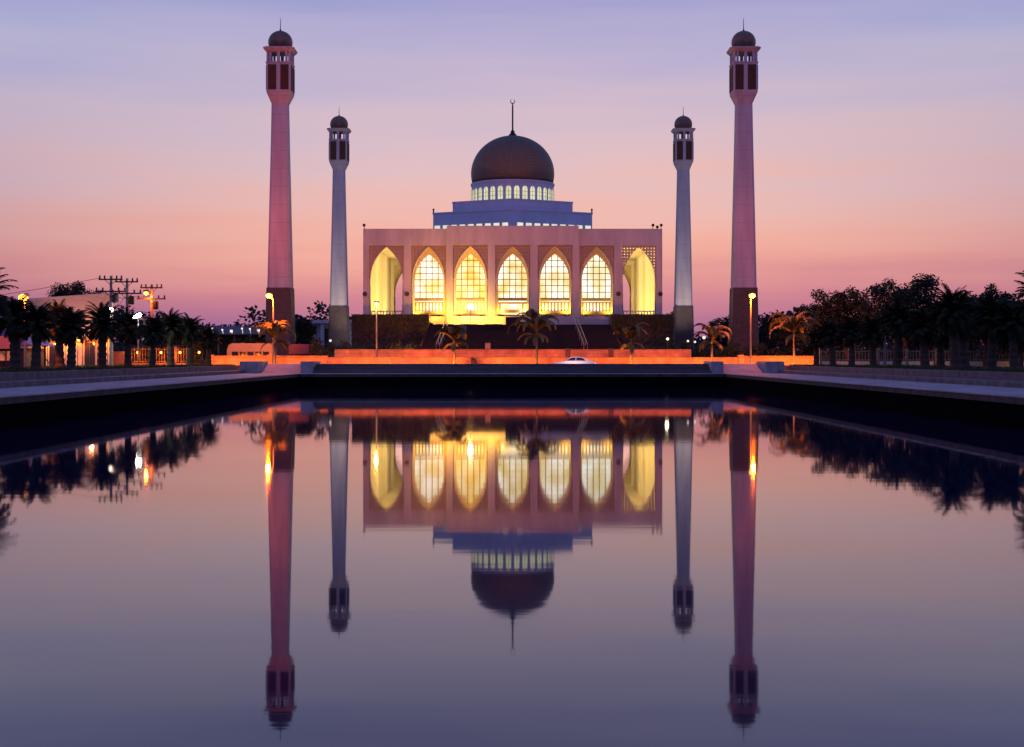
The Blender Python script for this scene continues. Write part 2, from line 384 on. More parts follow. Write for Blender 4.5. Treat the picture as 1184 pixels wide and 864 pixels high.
mb = MB(); mb.add([(-400,137.5,GZ+.004),(400,137.5,GZ+.004),(400,149,GZ+.004),(-400,149,GZ+.004)], [(0,1,2,3)])
tag(mb.build('road', M_road, fix=False), kind='structure')
mb = MB()
for i in range(-20, 21):
    x = i*6.0; mb.add([(x,143.2,GZ+.008),(x+3,143.2,GZ+.008),(x+3,143.35,GZ+.008),(x,143.35,GZ+.008)], [(0,1,2,3)])
tag(mb.build('road_marking', M_paint, fix=False), kind='structure')
mb = MB(); mb.bbox(-120, 120, 149, 149.3, GZ-.2, GZ+.13, .02); tag(mb.build('kerb', M_conc), kind='structure')

# ramp side blocks
def block(x0, x1, lab):
    m = MB(); m.bbox(x0, x1, 130.99, 136.2, T1-.1, 2.57, .04)
    return tag(m.build('concrete_block', M_conc), lab, 'block', 'concrete blocks beside the ramps')
block(-27.05, -25.2, 'low grey concrete block on the outer side of the left ramp')
block(-21.0, -19.8, 'low grey concrete block between left ramp and broad pool steps')
block(19.8, 21.0, 'low grey concrete block between right ramp and broad pool steps')
block(25.2, 27.05, 'low grey concrete block on the outer side of the right ramp')

# roadside walls
def wall(x0, x1, y0, y1, z1, lab, piers=(), cap=.08):
    e = empty('boundary_wall', ((x0+x1)/2, y0, GZ), lab, 'wall', 'orange lit roadside walls')
    m = MB(); m.box(x0, x1, y0, y1, GZ-.2, z1-cap); m.build('wall_body', M_wallp, e)
    m = MB(); m.bbox(x0-.03, x1+.03, y0-.06, y1+.06, z1-cap+.003, z1, .02); m.build('coping', M_wallp, e)
    for p in piers:
        m = MB(); m.bbox(p-.3, p+.3, y0-.12, y1+.1, GZ-.2, z1+.12, .03); m.build('wall_pier', M_min_base if abs(p) < 15 else M_wallp, e)
    return e
wall(-34.6, -20.9, 149.6, 150, 3.16, 'low roadside wall lit orange below the left street lamp', (-34.2, -27.5))
wall(-20.85, 25.6, 149.6, 150, 2.98, 'long low roadside wall lit orange behind the parked white car', ())
wall(25.65, 34.4, 149.6, 150, 3.14, 'low roadside wall lit orange below the right street lamp', (26,))
wall(-21, 21.2, 156, 156.5, 3.93, 'taller orange lit wall in front of the dark stairway', (6.6, 11.7))
mb = MB(); mb.box(-34, 34, 150.05, 155.95, GZ-.1, 2.5); tag(mb.build('planting_bed', M_lawn), kind='structure')
mb = MB(); mb.box(-60, 60, 156.6, 185, GZ-.1, 2.6); tag(mb.build('garden_terrace', M_lawn), kind='structure')

# unseen fill added to wash the walls evenly orange: one strip in the gutter for the front wall, one in the planting bed for the taller wall
for i in range(9):
    x = -31.5 + i*7.9
    mb = MB(); mb.box(x-3.6, x+3.6, 147.3, 147.42, GZ+.006, GZ+.1); mb.build('gutter_fill_light', M_dark, plateau)
    light('gutter_fill_light', 'AREA', (x, 147.5, GZ+.16), 205*[1, .7, 1.15, .8, 1.1, .65, 1.0, .75, 1.2][i], SOD, 7.2, (x, 149.6, 2.75), plateau, spread=110, sy=.12)
for i in range(6):
    x = -17.5 + i*7.0
    mb = MB(); mb.box(x-3.2, x+3.2, 151.2, 151.32, 2.503, 2.58); mb.build('bed_fill_light', M_dark, plateau)
    light('bed_fill_light', 'AREA', (x, 151.4, 2.66), 130*[.8, 1.2, .9, 1.1, .7, .9][i], (1, .125, .012), 6.4, (x, 156, 3.35), plateau, spread=80, sy=.12)

# ================================================================== MOSQUE
CX = .1; YF = 187.0; YB = 227.6
mosque = empty('mosque', (CX, YF, GZ), 'white domed mosque with seven tall pointed arches glowing yellow', 'mosque')
BAY = 5.97; PH = 2.45; ZF = 8.76; ZT = 18.8; ZR = 21.2
class Arch:
    def __init__(s, w, zs, rise, zf, taper=.1): s.w, s.zs, s.rise, s.zf, s.t = w, zs, rise, zf, taper; s.c = (rise*rise - w*w)/(2*w)
    def hw(s, z):
        if z <= s.zs: return s.w - s.t*((s.zs - z)/(s.zs - s.zf))**1.5
        d = z - s.zs
        if d >= s.rise: return 0
        return max(0, math.sqrt((s.w + s.c)**2 - d*d) - s.c)
    def zof(s, u):                                   # height of the arch line above |u|
        u = abs(u)
        if u >= s.w: return s.zs
        return s.zs + math.sqrt(max(0, (s.w + s.c)**2 - (u + s.c)**2))
    def curve(s, n=18):                              # from left foot over apex to right foot
        zs = [s.zf + (s.zs - s.zf)*i/6 for i in range(6)] + [s.zs + s.rise*math.sin(i/n*math.pi/2) for i in range(n+1)]
        l = [(-s.hw(z), z) for z in zs]; return l + [(-u, z) for u, z in reversed(l[:-1])]
A_out = Arch(2.28, 14.0, 4.6, ZF); A_in = Arch(2.06, 13.9, 3.75, ZF, .08)

def frames(kind, yo=0.0):                            # local (u, v, z) -> world; v runs into the building
    if kind == 'front': return lambda u, v, z: (CX+u, YF+yo+v, z)
    if kind == 'back': return lambda u, v, z: (CX-u, YB-v, z)
    if kind == 'left': return lambda u, v, z: (CX-21.2+v, (YF+YB)/2-u, z)
    return lambda u, v, z: (CX+21.2-v, (YF+YB)/2+u, z)
W = 21.2
def arcade(kind, yo, bays, name):
    half = 21.2 if kind in ('front', 'back') else (YB-YF)/2
    for i in bays:
        ub = (i-3)*BAY; yv = yo if abs(i-3) <= 1 else 0
        T = frames(kind, yv)
        T2_ = lambda u, v, z: T(ub+u, v, z)
        # lattice spandrel above the arch
        m = MB(T2_); t0, t1 = (.22, .40) if kind in ('front', 'back') else (.05, .15)
        step, bw = (.42, .115) if (kind == 'front' and i == 6) else (.49, .05)
        k = -PH + step/2
        while k < PH:
            zb = A_out.zof(k) if abs(k) < A_out.w else A_out.zs-.6
            m.box(k-bw, k+bw, t0, t1, zb, ZT); k += step
        z = A_out.zs - .4
        while z < ZT:
            h = A_out.hw(z)
            for sg in (-1, 1):
                a, b = sorted((sg*h, sg*PH)); m.box(a, b, t0+.002, t1-.002, z-bw, z+bw)
            z += step
        scr = m.build('spandrel_screen', M_lattice, mosque)
        if (kind == 'front' and i < 6) or kind == 'back':
            m = MB(T2_); n = 24
            for sg in (-1, 1):
                us = [sg*A_out.w*j/n for j in range(n+1)] + [sg*PH]
                lo = [(u, t1+.01, A_out.zof(u)) for u in us]; hi = [(u, t1+.01, ZT) for u in us]
                m.strip(lo, hi)
            m.build('backing_panel', M_plate, scr, fix=False)
        # arch surround: projecting rim and deep reveal
        c = A_out.curve()
        m = MB(T2_)
        grow = [(u*(1+.07/A_out.w) + (.0 if abs(u) > .01 else 0), zz_+.1*max(0, (zz_-A_out.zs)/A_out.rise)) for u, zz_ in c]
        rv = 1.3 if kind in ('front', 'back') else .19
        m.strip([(u, .1, z) for u, z in c], [(u, .1, z) for u, z in grow]); m.strip([(u, .1, z) for u, z in grow], [(u, min(.45, rv), z) for u, z in grow])
        m.strip([(u, .1, z) for u, z in c], [(u, rv, z) for u, z in c])
        for sg in (-1, 1):                           # jamb strips between arch foot and pier, below the springing
            zs = [A_out.zf + (A_out.zs-.6-A_out.zf)*q/6 for q in range(7)]
            m.strip([(sg*A_out.hw(z), t0, z) for z in zs], [(sg*(PH+.02), t0, z) for z in zs])
        m.build('arch_surround', M_reveal, mosque, fix=False)
        if kind == 'front' and 0 < i < 6:
            wn = MB(T2_)
            ci = A_in.curve(); n1 = len(c)
            wn.strip([(u, rv-.02, z) for u, z in c], [(u*1.0, rv-.02, z) for u, z in ci])
            wn.strip([(u, rv-.02, z) for u, z in ci], [(u, rv+.3, z) for u, z in ci])
            win = wn.build('arched_window', M_reveal, mosque, fix=False)
            # glass
            g = MB(T2_); zs = [A_in.zf + (A_in.zs + A_in.rise - .001 - A_in.zf)*q/40 for q in range(41)]
            g.strip([(-A_in.hw(z)-.0, rv+.26, z) for z in zs], [(A_in.hw(z)+.0, rv+.26, z) for z in zs])
            g.build('pane', {1: E_pane, 2: E_pane_gold, 3: E_pane, 4: E_pane, 5: E_pane_cool}[i], win, fix=False)
            # mullion grid
            g = MB(T2_); zl = 11.37
            for q in range(-2, 4):
                u = (q-.5)*.86
                zt_ = A_in.zof(u); g.box(u-.055, u+.055, rv+.1, rv+.24, zl, zt_)
            z = zl + .42
            z = zl
            while z < A_in.zs + A_in.rise - .2:
                h = A_in.hw(z); g.box(-h, h, rv+.102, rv+.238, z-.05, z+.05); z += .89
            h = A_in.hw(zl); g.box(-h, h, rv+.03, rv+.25, 11.02, zl-.055)      # transom
            g.build('mullion_grid', M_mull, win)
            g = MB(T2_)
            if i != 3:
                g.box(-h, h, rv+.06, rv+.245, 10.72, 10.86)
                for q in range(9):
                    u = -1.9 + q*3.8/8; g.box(u-.1, u+.1, rv+.08, rv+.24, 9.56, 10.718)
                g.box(-h+.01, h-.01, rv-.1, rv+.245, ZF, 9.557)
                g.build('balustrade', M_mull, win)
            else:
                g.box(-1.95, -1.68, rv-.15, rv+.24, ZF, 10.55); g.box(1.3, 1.56, rv-.15, rv+.24, ZF, 10.55)
                g.box(-2.02, 2.02, rv-.2, rv+.24, 10.553, 10.8)
                g.box(-1.2, 1.0, rv-.1, rv+.2, 9.3, 9.75); g.box(-2.0, 2.0, rv-.1, rv+.24, ZF, 9.0)
                g.build('entrance_frame', M_mull, win)
        else:
            if kind in ('left', 'right'): continue
            g = MB(T2_)
            g.box(-A_out.w+.1, A_out.w-.1, .5, .62, 9.45, 9.6)
            for q in range(11):
                u = -2.1 + q*.42; g.box(u-.06, u+.06, .51, .61, ZF, 9.448)
            g.build('balustrade', M_lattice, mosque)
    # piers, head band, plinth
    Tm = frames(kind, 0); m = MB(Tm); th = 1.3 if kind in ('front', 'back') else .2
    if kind in ('left', 'right'): m.box(-half+1.31, half-1.31, .202, .31, 6.6, ZR-.6)
    edges = [-half] + [x for i in bays for x in ((i-3)*BAY-PH, (i-3)*BAY+PH)] + [half]
    mid = (-9.3, 9.3)
    for k in range(0, len(edges), 2):
        a, b = edges[k], edges[k+1]
        ctr = (a+b)/2
        if yo and abs(abs(ctr) - 8.95) < .6:         # pier at the break of the facade
            s = 1 if ctr > 0 else -1
            i0, i1 = sorted((s*8.42, s*9.3)); m.box(i0, i1, yo, th, ZF, ZT)
            i0, i1 = sorted((s*9.302, s*9.49)); m.box(i0, i1, 0, th-.002, ZF, ZT)
        else:
            y0 = yo if abs(ctr) < 9 else 0
            m.box(a, b, y0, th+y0 if y0 else th, ZF, ZT)
    if yo:
        m.box(-9.3, 9.3, yo, th, ZT+.001, ZR+.33); m.box(-half, -9.302, 0, th-.002, ZT+.001, ZR); m.box(9.302, half, 0, th-.002, ZT+.001, ZR)
        m.box(-half, -9.302, -.06, th, 6.6, ZF-.002); m.box(9.302, half, -.06, th, 6.6, ZF-.002); m.box(-9.3, 9.3, yo-.06, th, 6.6, ZF-.002)
    else:
        e = 0 if kind == 'back' else 1.303
        m.box(-half+e, half-e, 0, th, ZT+.001, ZR); m.box(-half+e, half-e, -.0, th, 6.6, ZF-.002)
    return m.build(name, M_white, mosque)
front_w = arcade('front', -1.0, range(7), 'front_wall')
arcade('back', 0, range(7), 'rear_wall')
# side arcades sit between the front and rear walls
arcade('left', 0, range(7), 'side_wall'); arcade('right', 0, range(7), 'side_wall')
# hall inside, gallery floor and ceiling, flat roof
m = MB(); m.box(CX-14.9, CX+14.9, YF+1.75, YB-6, ZF, 19.6); m.build('prayer_hall_wall', M_reveal, mosque)
m = MB(); m.box(CX-21.1, CX+21.1, YF+.1, YB-.1, ZF-.3, ZF-.004); m.build('gallery_floor', M_lattice, mosque)
m = MB(); m.box(CX-20.85, CX+20.85, YF+1.32, YB-1.32, 19.602, 20.6); m.build('roof_slab', M_white, mosque)
# roof tiers
YC = (YF+YB)/2
def tier(wd, fwd, z0, z1): return [([(CX, YC-fwd), (CX+wd, YC-wd*.55), (CX+wd, YC+wd*.55), (CX, YC+fwd), (CX-wd, YC+wd*.55), (CX-wd, YC-wd*.55)], z) for z in (z0, z1)]
m = MB(); m.loft(tier(12.1, 12.2, 20.6, 23.15) ); m.loft(tier(9.2, 9.6, 23.152, 25.9)); 
m.loft([([(x*1.0, y) for x, y in tier(12.2, 12.3, 0, 0)[0][0]], z) for z in (23.153, 23.35)]) if False else None
tr = m.build('roof_tier', M_tier, mosque)
m = MB()
for wd, fwd, z in ((12.16, 12.28, 25.0), ):
    pass
# heights follow the photo: lower tier to 25.0, upper tier to 26.9
bpy.data.objects.remove(tr)
m = MB(); m.loft(tier(12.1, 12.2, 20.6, 24.9)); m.loft(tier(9.2, 9.6, 24.902, 26.75)); tr = m.build('roof_tier', M_tier, mosque)
m = MB(); m.loft([(p, z) for p, z in zip([tier(12.2, 12.35, 0, 0)[0][0]]*2, (24.75, 24.95))]); m.loft([(p, z) for p, z in zip([tier(9.28, 9.7, 0, 0)[0][0]]*2, (26.62, 26.8))]); m.build('tier_coping', M_tier, mosque)
for sg in (-1, 1):                                   # strip windows low on the two front faces of the tier
    a = Vector((CX, YC-12.2, 0)); b = Vector((CX+sg*12.1, YC-12.1*.55, 0)); d = (b-a).normalized(); nrm = Vector((d.y, -d.x, 0)); nrm = nrm if nrm.y < 0 else -nrm
    for q in range(9):
        p = a + d*(.75+q*1.42); m = MB()
        A, B = p+nrm*.02, p+d*.95+nrm*.02
        m.add([(A.x,A.y,22.1),(B.x,B.y,22.1),(B.x,B.y,22.95),(A.x,A.y,22.95)], [(0,1,2,3)]); m.build('strip_window', E_tier, mosque, fix=False)
    m = MB(); m.tube([(CX+sg*12.05, YC-6.5, 24.9), (CX+sg*12.05, YC-6.5, 25.35)], .12); m.ball((CX+sg*12.05, YC-6.5, 25.45), .17, 8); m.build('corner_finial', M_dark, mosque)
# drum with 32 arched windows
RD = 6.45
m = MB(); m.lathe([(RD, 26.75), (RD, 30.0)], 96, (CX, YC)); m.lathe([(RD+.14, 29.85), (RD+.14, 30.12)], 96, (CX, YC)); m.lathe([(RD+.1, 26.76), (RD+.1, 26.92)], 96, (CX, YC))
drum = m.build('drum', M_tier, mosque, smooth=30)
for q in range(32):
    th = 2*math.pi*(q+.5)/32; n_ = Vector((math.cos(th), math.sin(th), 0)); t_ = Vector((-n_.y, n_.x, 0)); c0 = Vector((CX, YC, 0)) + n_*(RD+.025)
    m = MB(); prof = [(-.4, 27.0), (.4, 27.0)] + [(.4*math.cos(a*math.pi/8), 28.65+.48*math.sin(a*math.pi/8)) for a in range(9)]
    m.add([tuple(c0 + t_*u + Vector((0, 0, z))) for u, z in prof], [tuple(range(len(prof)))]); m.build('drum_window', E_drum, drum, fix=False)
m = MB()
for q in range(32):
    th = 2*math.pi*(q+.5)/32; n_ = Vector((math.cos(th), math.sin(th), 0)); t_ = Vector((-n_.y, n_.x, 0)); c0 = Vector((CX, YC, 0)) + n_*(RD+.06)
    m.tube([c0+Vector((0,0,27)), c0+Vector((0,0,29.1))], .03, 4)
    for z in (27.7, 28.3): m.tube([c0-t_*.4+Vector((0,0,z)), c0+t_*.4+Vector((0,0,z))], .025, 4)
m.build('drum_glazing_bars', M_mull, drum)
m = MB(); 
m.lathe([(6.55*math.cos(R(a)), 31.75+6.0*math.sin(R(a))) for a in [-14+104*i/30 for i in range(30)]] + [(.02, 37.76)], 96, (CX, YC))
dome = m.build('dome', M_dome, mosque, smooth=True)
# dome material uses object coordinates: shift its mesh so that its axis is the object's own axis
off = Vector((CX, YC, 30)) - ORG[mosque.name]
for v in dome.data.vertices: v.co -= off
dome.location = off
m = MB(); m.lathe([(.75, 37.6), (.6, 37.95), (.28, 38.25), (.13, 38.7), (.12, 42.4), (.07, 42.9)], 12, (CX, YC))
for zc in (38.35,): m.ball((CX, YC, zc), .34, 12)
ring = [(CX+.33*math.sin(R(a)), YC, 43.2-.33*math.cos(R(a))) for a in range(-150, 155, 15)]
m.tube(ring, [.03+.05*math.cos(R(a*.55)) for a in range(-150, 155, 15)], 6); m.build('finial', M_dark, mosque, smooth=40)
# small fittings on the facade
for px in (422, 470.5, 715, 763.5):
    x = at(px, YF); m = MB(lambda a, b, c, x=x: (x+a, YF-.02-c, 11.95+b)); m.lathe([(.34, 0), (.34, .12), (.2, .2)], 14); m.build('round_plaque', M_min_base, mosque)
for px, dz in ((421, 0), (755, 0), (760, -.25), (764.5, 0)):
    x = at(px, YF); m = MB(); m.tube([(x, YF+.2, ZR), (x, YF+.2, ZR+.3+dz*.4)], .06); m.lathe([(.12, 0), (.3, .3), (.3, .36)], 10)
    k = MB(lambda a, b, c, x=x, dz=dz: (x+a, YF+.3-c, ZR+.5+dz+b)); k.lathe([(.1, 0), (.22, .3), (.22, .36)], 12)
    k.tube([(0, -.5-dz, .1), (0, -.1, .1)], .05); k.build('roof_floodlight', M_dark, mosque)
# lamps: gallery lamps in the open end bays
for sg in (-1, 1):
    for y in (YF+6, YF+17, YF+29):
        x = CX+sg*15.35; m = MB(); m.lathe([(.35, 19.35), (.4, 19.5), (.1, 19.6)], 12, (x, y)); m.build('gallery_lamp', E_warm, mosque)
        light('gallery_lamp', 'POINT', (x+sg*.3, y, 19.0), 700 if sg > 0 else 520, (1, .72, .26), .3, parent=mosque)
        m = MB(); m.bbox(x-.25, x+.25, y-.2, y+.2, ZF, ZF+.2, .02); m.build('floor_lamp', M_dark, mosque)
        light('floor_lamp', 'POINT', (x+sg*.25, y, ZF+.8), 2100, (1, .66, .17), .3, parent=mosque)
# floodlights at the foot of the arches
for i, p in ((1, 110), (2, 230), (3, 90), (4, 130), (5, 90)):
    x = CX+(i-3)*BAY; yv = YF+(-1 if abs(i-3) <= 1 else 0)
    for dx in (-1.5, 1.5):
        m = MB(); m.bbox(x+dx-.18, x+dx+.18, yv+.5, yv+.72, ZF, ZF+.24, .03); m.build('arch_floodlight', M_dark, mosque)
        light('arch_floodlight', 'AREA', (x+dx, yv+.6, ZF+.3), p*1.1, GOLD, 1.1, (x+dx*.9, yv+.9, ZF+4), mosque, spread=170, sy=.3)
# the one bright flood lamp seen in the third bay, on a post
xl = at(544, 184.6); m = MB(); m.tube([(xl, 184.7, 7.5), (xl, 184.7, 9.8)], .06); m.build('lamp_post', M_dark, mosque)
m = MB(); m.ball((xl, 184.6, 10.05), .34, 12); m.build('lamp_globe', E_white, mosque, smooth=True)
light('lamp_globe', 'POINT', (xl, 184.1, 9.9), 750, (1, .42, .012), .3, parent=mosque)
light('stair_floodlight', 'SPOT', (xl-5.5, 183.4, 8.0), 2700, (1, .45, .04), .3, (xl-6.5, 187.2, 12.5), mosque, spot=120, blend=.8)
m = MB(); m.bbox(xl-5.8, xl-5.2, 183.5, 183.8, 7.5, 7.75, .03); m.build('stair_floodlight', M_dark, mosque)

for x in (-9.4, -6.0, -2.6):                         # unseen gold fill added on the top landing to make the base glow
    m = MB(); m.bbox(x-1.2, x+1.2, 184.3, 184.5, 7.503, 7.62, .02); m.build('landing_fill_light', M_dark, mosque)
    light('landing_fill_light', 'AREA', (x, 184.4, 7.72), 190, (1, .44, .01), 2.4, (x, 186.1, 9.2), mosque, spread=150, sy=.15)
# podium and stairway
podium = empty('podium', (CX, 186, GZ), 'dark stone podium with ivy covered planters carrying the mosque', 'podium')
m = MB(); m.box(CX-22, CX+22, 185.6, 229, GZ-.2, 6.598); m.build('podium_base', M_stone, podium)
m = MB(); m.bbox(CX-22, at(496, 182), 180.5, 185.55, GZ, 8.76, .05); m.build('planter_wall', M_ivy_stone, podium)
m = MB(); m.bbox(at(706, 182), CX+22, 180.5, 185.55, GZ, 8.76, .05); pl = m.build('planter_wall', M_ivy_stone, podium)
rg = random.Random(11)
m = MB()
for a, b in ((CX-22.2, at(496, 182)), (at(706, 182), CX+22.2)):
    for q in range(2600):
        x = rg.uniform(a, b); z = 8.85 - abs(rg.gauss(0, 1.9)); y = 180.45 - rg.random()*.35
        if z < 3: continue
        m.leaf((x, y, z), (rg.uniform(-.2,.2), rg.uniform(-.15,.05), rg.uniform(-.2,.12)), .07)
    for q in range(900):
        x = rg.uniform(a, b); m.leaf((x, rg.uniform(180.4, 185), 8.76), (rg.uniform(-.15,.15), rg.uniform(-.15,.15), rg.uniform(.02,.2)), .06)
m.build('ivy', M_leaf2, pl, fix=False)
stairs = empty('stairway', (CX, 170, GZ), 'broad dark granite stairway rising to the mosque entrance', 'stairs')
m = MB(); NS = 24
for k in range(NS):
    y0 = 157.6 + k*26.4/NS; y1 = 157.6 + (k+1)*26.4/NS; z = 3.4 + 4.1*(k+1)/NS
    m.bbox(-11.4, 13.6, y0, y1 if k < NS-1 else 185.5, GZ, z, .02)
m.build('stair_flight', M_stone, stairs)
m = MB()
for k in range(NS):
    y0 = 157.6 + k*26.4/NS; z = 3.4 + 4.1*(k+1)/NS
    m.bbox(-11.38, 13.58, y0-.03, y0+.06, z-.05, z+.012, .008)
m.build('lit_step_edge', M_lit_edge, stairs)  # paler strips stand in for light caught by the tread edges
m = MB(); m.bbox(-.85, 1.1, 176, 180, 4, 8.35, .04); m.build('stair_pier', M_stone, stairs)
m = MB(); m.bbox(-11.9, -11.42, 157.6, 180.4, GZ, 3.9, .04); m.bbox(13.62, 14.1, 157.6, 180.4, GZ, 3.9, .04); m.build('stair_cheek', M_stone, stairs)
for x in (-8.9, 8.85):
    m = MB()
    for dx in (-.22, .22):
        pts = [(x+dx, 158.5+k*5, 3.5+(158.5+k*5-157.6)/26.4*4.1+.95) for k in range(6)]
        m.tube(pts, .045, 6)
        for p in pts: m.tube([p, (p[0], p[1], p[2]-1.0)], .035, 5)
    for k in range(6):
        y = 158.5+k*5; z = 3.5+(y-157.6)/26.4*4.1+.95; m.tube([(x-.22, y, z), (x+.22, y, z)], .03, 5)
    m.build('handrail', M_steel, stairs)
# small things by the roadside wall
e = tag((lambda m: (m.loft([([(-.0,-.3),(.9,-.3),(.9,.3),(-.0,.3)], GZ), ([(0,-.3),(.9,-.3),(.9,.3),(0,.3)], GZ+.4), ([(.05,-.28),(.62,-.28),(.62,.28),(.05,.28)], GZ+1.1), ([(.08,-.2),(.3,-.2),(.3,.2),(.08,.2)], GZ+1.35)]), m.build('utility_cabinet', M_dark))[1])(MB(lambda x, y, z: (at(544, 148)+x, 148.6+y, z))), 'small dark cabinet with slanted top against the orange wall', 'cabinet')
m = MB(); x = at(564, 156); m.bbox(x-.3, x+.3, 156.1, 156.4, 3.933, 4.62, .04); m.box(x-.36, x+.36, 156.05, 156.45, 4.62, 4.7)
tag(m.build('junction_box', M_conc), 'small pale box standing on top of the taller orange wall', 'box')

# ================================================================== MINARETS
def csq(h, c): return [(-h+c,-h),(h-c,-h),(h,-h+c),(h,h-c),(h-c,h),(-h+c,h),(-h,h-c),(-h,-h+c)]
def make_minaret(loc, label):
    e = empty('minaret', loc, label, 'minaret', 'four minarets around the mosque')
    T = lambda x, y, z: (loc[0]+x, loc[1]+y, z)
    m = MB(T); m.loft([(csq(1.86, .24), GZ-.2), (csq(1.62, .22), 12.2)]); m.build('base_cladding', M_min_base, e)
    m = MB(T); m.loft([(csq(1.53, .3), 12.203), (csq(1.33, .28), 22), (csq(1.14, .26), 31), (csq(1.04, .25), 36.9)]); m.build('shaft', M_minaret, e)
    m = MB(T); m.loft([(csq(1.05, .28), 36.7), (csq(1.62, .2), 38.1), (csq(1.62, .2), 42.0)])
    m.loft([(csq(1.70, .22), 41.95), (csq(1.70, .22), 42.12)]); m.build('lantern', M_minaret, e)
    for k in range(4):
        a = k*math.pi/2; ca, sa = math.cos(a), math.sin(a)
        TT = lambda x, y, z: (loc[0]+x*ca-y*sa, loc[1]+x*sa+y*ca, z)
        for sg in (-1, 1):
            m = MB(TT); u0, u1 = sorted((sg*.27, sg*1.36))
            m.box(u0, u1, -1.66, -1.615, 38.4, 41.7)
            q = u0+.06
            while q < u1-.05: m.box(q, q+.07, -1.70, -1.655, 38.45, 41.65); q += .13
            m.build('louvre_panel', M_louvre, e)
        for u0, u1 in ((-.2, .2), (-1.2, -.92), (.92, 1.2)):
            m = MB(TT); m.box(u0, u1, -1.6, -1.4, 42.12, 43.55); m.build('gallery_post', M_minaret, e)
        m = MB(lambda x, y, z: (loc[0]+x*ca-y*sa, loc[1]+x*sa+y*ca, z)); m.loft([([(1.42,-1.6),(1.6,-1.42),(1.52,-1.3),(1.3,-1.52)], z) for z in (42.12, 43.55)]); m.build('gallery_post', M_minaret, e)
    m = MB(T); m.loft([(csq(1.66, .3), 43.5), (csq(2.0, .5), 43.82), (csq(2.05, .5), 44.02)]); m.lathe([(1.35, 44.0), (1.3, 44.3)], 24); m.build('cornice', M_minaret, e)
    m = MB(T); m.lathe([(1.62*math.cos(R(t)), 44.95+1.56*math.sin(R(t))) for t in [-30+120*i/16 for i in range(16)]]+[(.02, 46.52)], 32); d = m.build('dome', M_cap, e, smooth=True)
    o = Vector((0, 0, 44.5-loc[2]))
    for v in d.data.vertices: v.co -= o
    d.location = o
    m = MB(T); m.tube([(0,0,46.4), (0,0,48.2)], [.07, .03], 6); m.ball((0,0,46.6), .14, 8); m.build('antenna', M_dark, e)
    return e
mi = make_minaret((-30.9, 176, GZ), 'nearer minaret left of the mosque glowing red beside the street lamp')
dup(mi, (30.9, 176, GZ), 'nearer minaret right of the mosque, mauve, behind the right street lamp')
dup(mi, (-31.2, 238, GZ), 'farther grey minaret left of the mosque before a white pavilion')
dup(mi, (30.9, 238, GZ), 'farther grey minaret right of the mosque with its base lit beige')
# ground floods that tint the near minarets
for x, p, c in ((-33.6, 20000, (1, .11, .03)), (33.4, 7000, (1, .12, .12))):
    m = MB(); m.bbox(x-.3, x+.3, 151.3, 151.7, 2.503, 2.7, .03); m.build('minaret_wash_light', M_dark, plateau)
    light('minaret_wash_light', 'SPOT', (x, 151.5, 2.85), p, c, .3, (x*.92, 174.3, 31), plateau, spot=62, blend=.9)

for x in (-28.5, 28.5):  # unseen pale floods added to lighten the far minaret shafts
    m = MB(); m.bbox(x-.25, x+.25, 224.8, 225.2, GZ, GZ+.4, .03); m.build('minaret_wash_light', M_dark, podium)
    light('minaret_wash_light', 'SPOT', (x, 225, 2.3), 9500, (1, .78, .64), .3, (x*1.06, 236.3, 20), podium, spot=70, blend=.9)

light('pavilion_fill_light', 'SPOT', (-25.5, 228.6, 6.9), 1500, (1, .8, .75), .3, (at(385, 258), 258, 7), podium, spot=60, blend=.6)  # unseen spot added on the podium to brighten the pavilion
m = MB(); m.bbox(-25.7, -25.3, 228.2, 228.5, 6.6, 6.85, .03); m.build('pavilion_fill_light', M_dark, podium)
for x, p in ((-12.6, 14000), (14.8, 7500)):        # unseen sodium fill added behind the taller wall to brighten the mosque front
    m = MB(); m.bbox(x-.3, x+.3, 156.9, 157.3, 2.603, 2.9, .03); m.build('facade_fill_light', M_dark, plateau)
    light('facade_fill_light', 'SPOT', (x, 157.1, 3.1), p, (1, .30, .05), .3, (x*.8, 187, 15.5), plateau, spot=66, blend=.9)
# ================================================================== LAMPS
def street_lamp(x, y, z, label, power=3500, arm=1, hx=0, c=SOD, em=None, r=.38, g='street lamps'):
    e = empty('street_lamp', (x, y, GZ), label, 'street lamp', g)
    m = MB(); m.tube([(x, y, GZ), (x, y, z-.6), (x+hx*.35, y-.05, z-.05), (x+hx, y-.1, z+.18)], [.11, .08, .06, .045], 8); m.lathe([(.22, GZ), (.2, GZ+.5), (.12, GZ+.55)], 8, (x, y)); m.build('pole', M_steel, e, smooth=40)
    m = MB(); m.bbox(x+hx-.3, x+hx+.3, y-.28, y+.1, z+.1, z+.3, .05); m.build('lamp_head', M_dark, e)
    m = MB(); m.ball((x+hx, y-.12, z), r, 12, .75); m.build('lamp_lens', em or E_sod, e, smooth=True)
    light('street_lamp', 'POINT', (x+hx, y-.75, z-r-.15), power, c, .2, parent=e)
    return e
street_lamp(at(316, 148), 148, zz(342, 148), 'tall lit sodium street lamp in front of the left near minaret', 6500, hx=-.45)
street_lamp(at(868, 148), 148, zz(342, 148), 'tall lit sodium street lamp in front of the right near minaret', 5500, hx=.15)
street_lamp(at(29, 104), 104, zz(344, 104), 'lit sodium street lamp among palms at far left', 2600, hx=-.1)
street_lamp(at(435, 151), 151.5, zz(351, 151), 'slender lamp post with small warm bulb before the leftmost arch', 500, hx=0, c=(1, .6, .15), em=E_warm, r=.16)

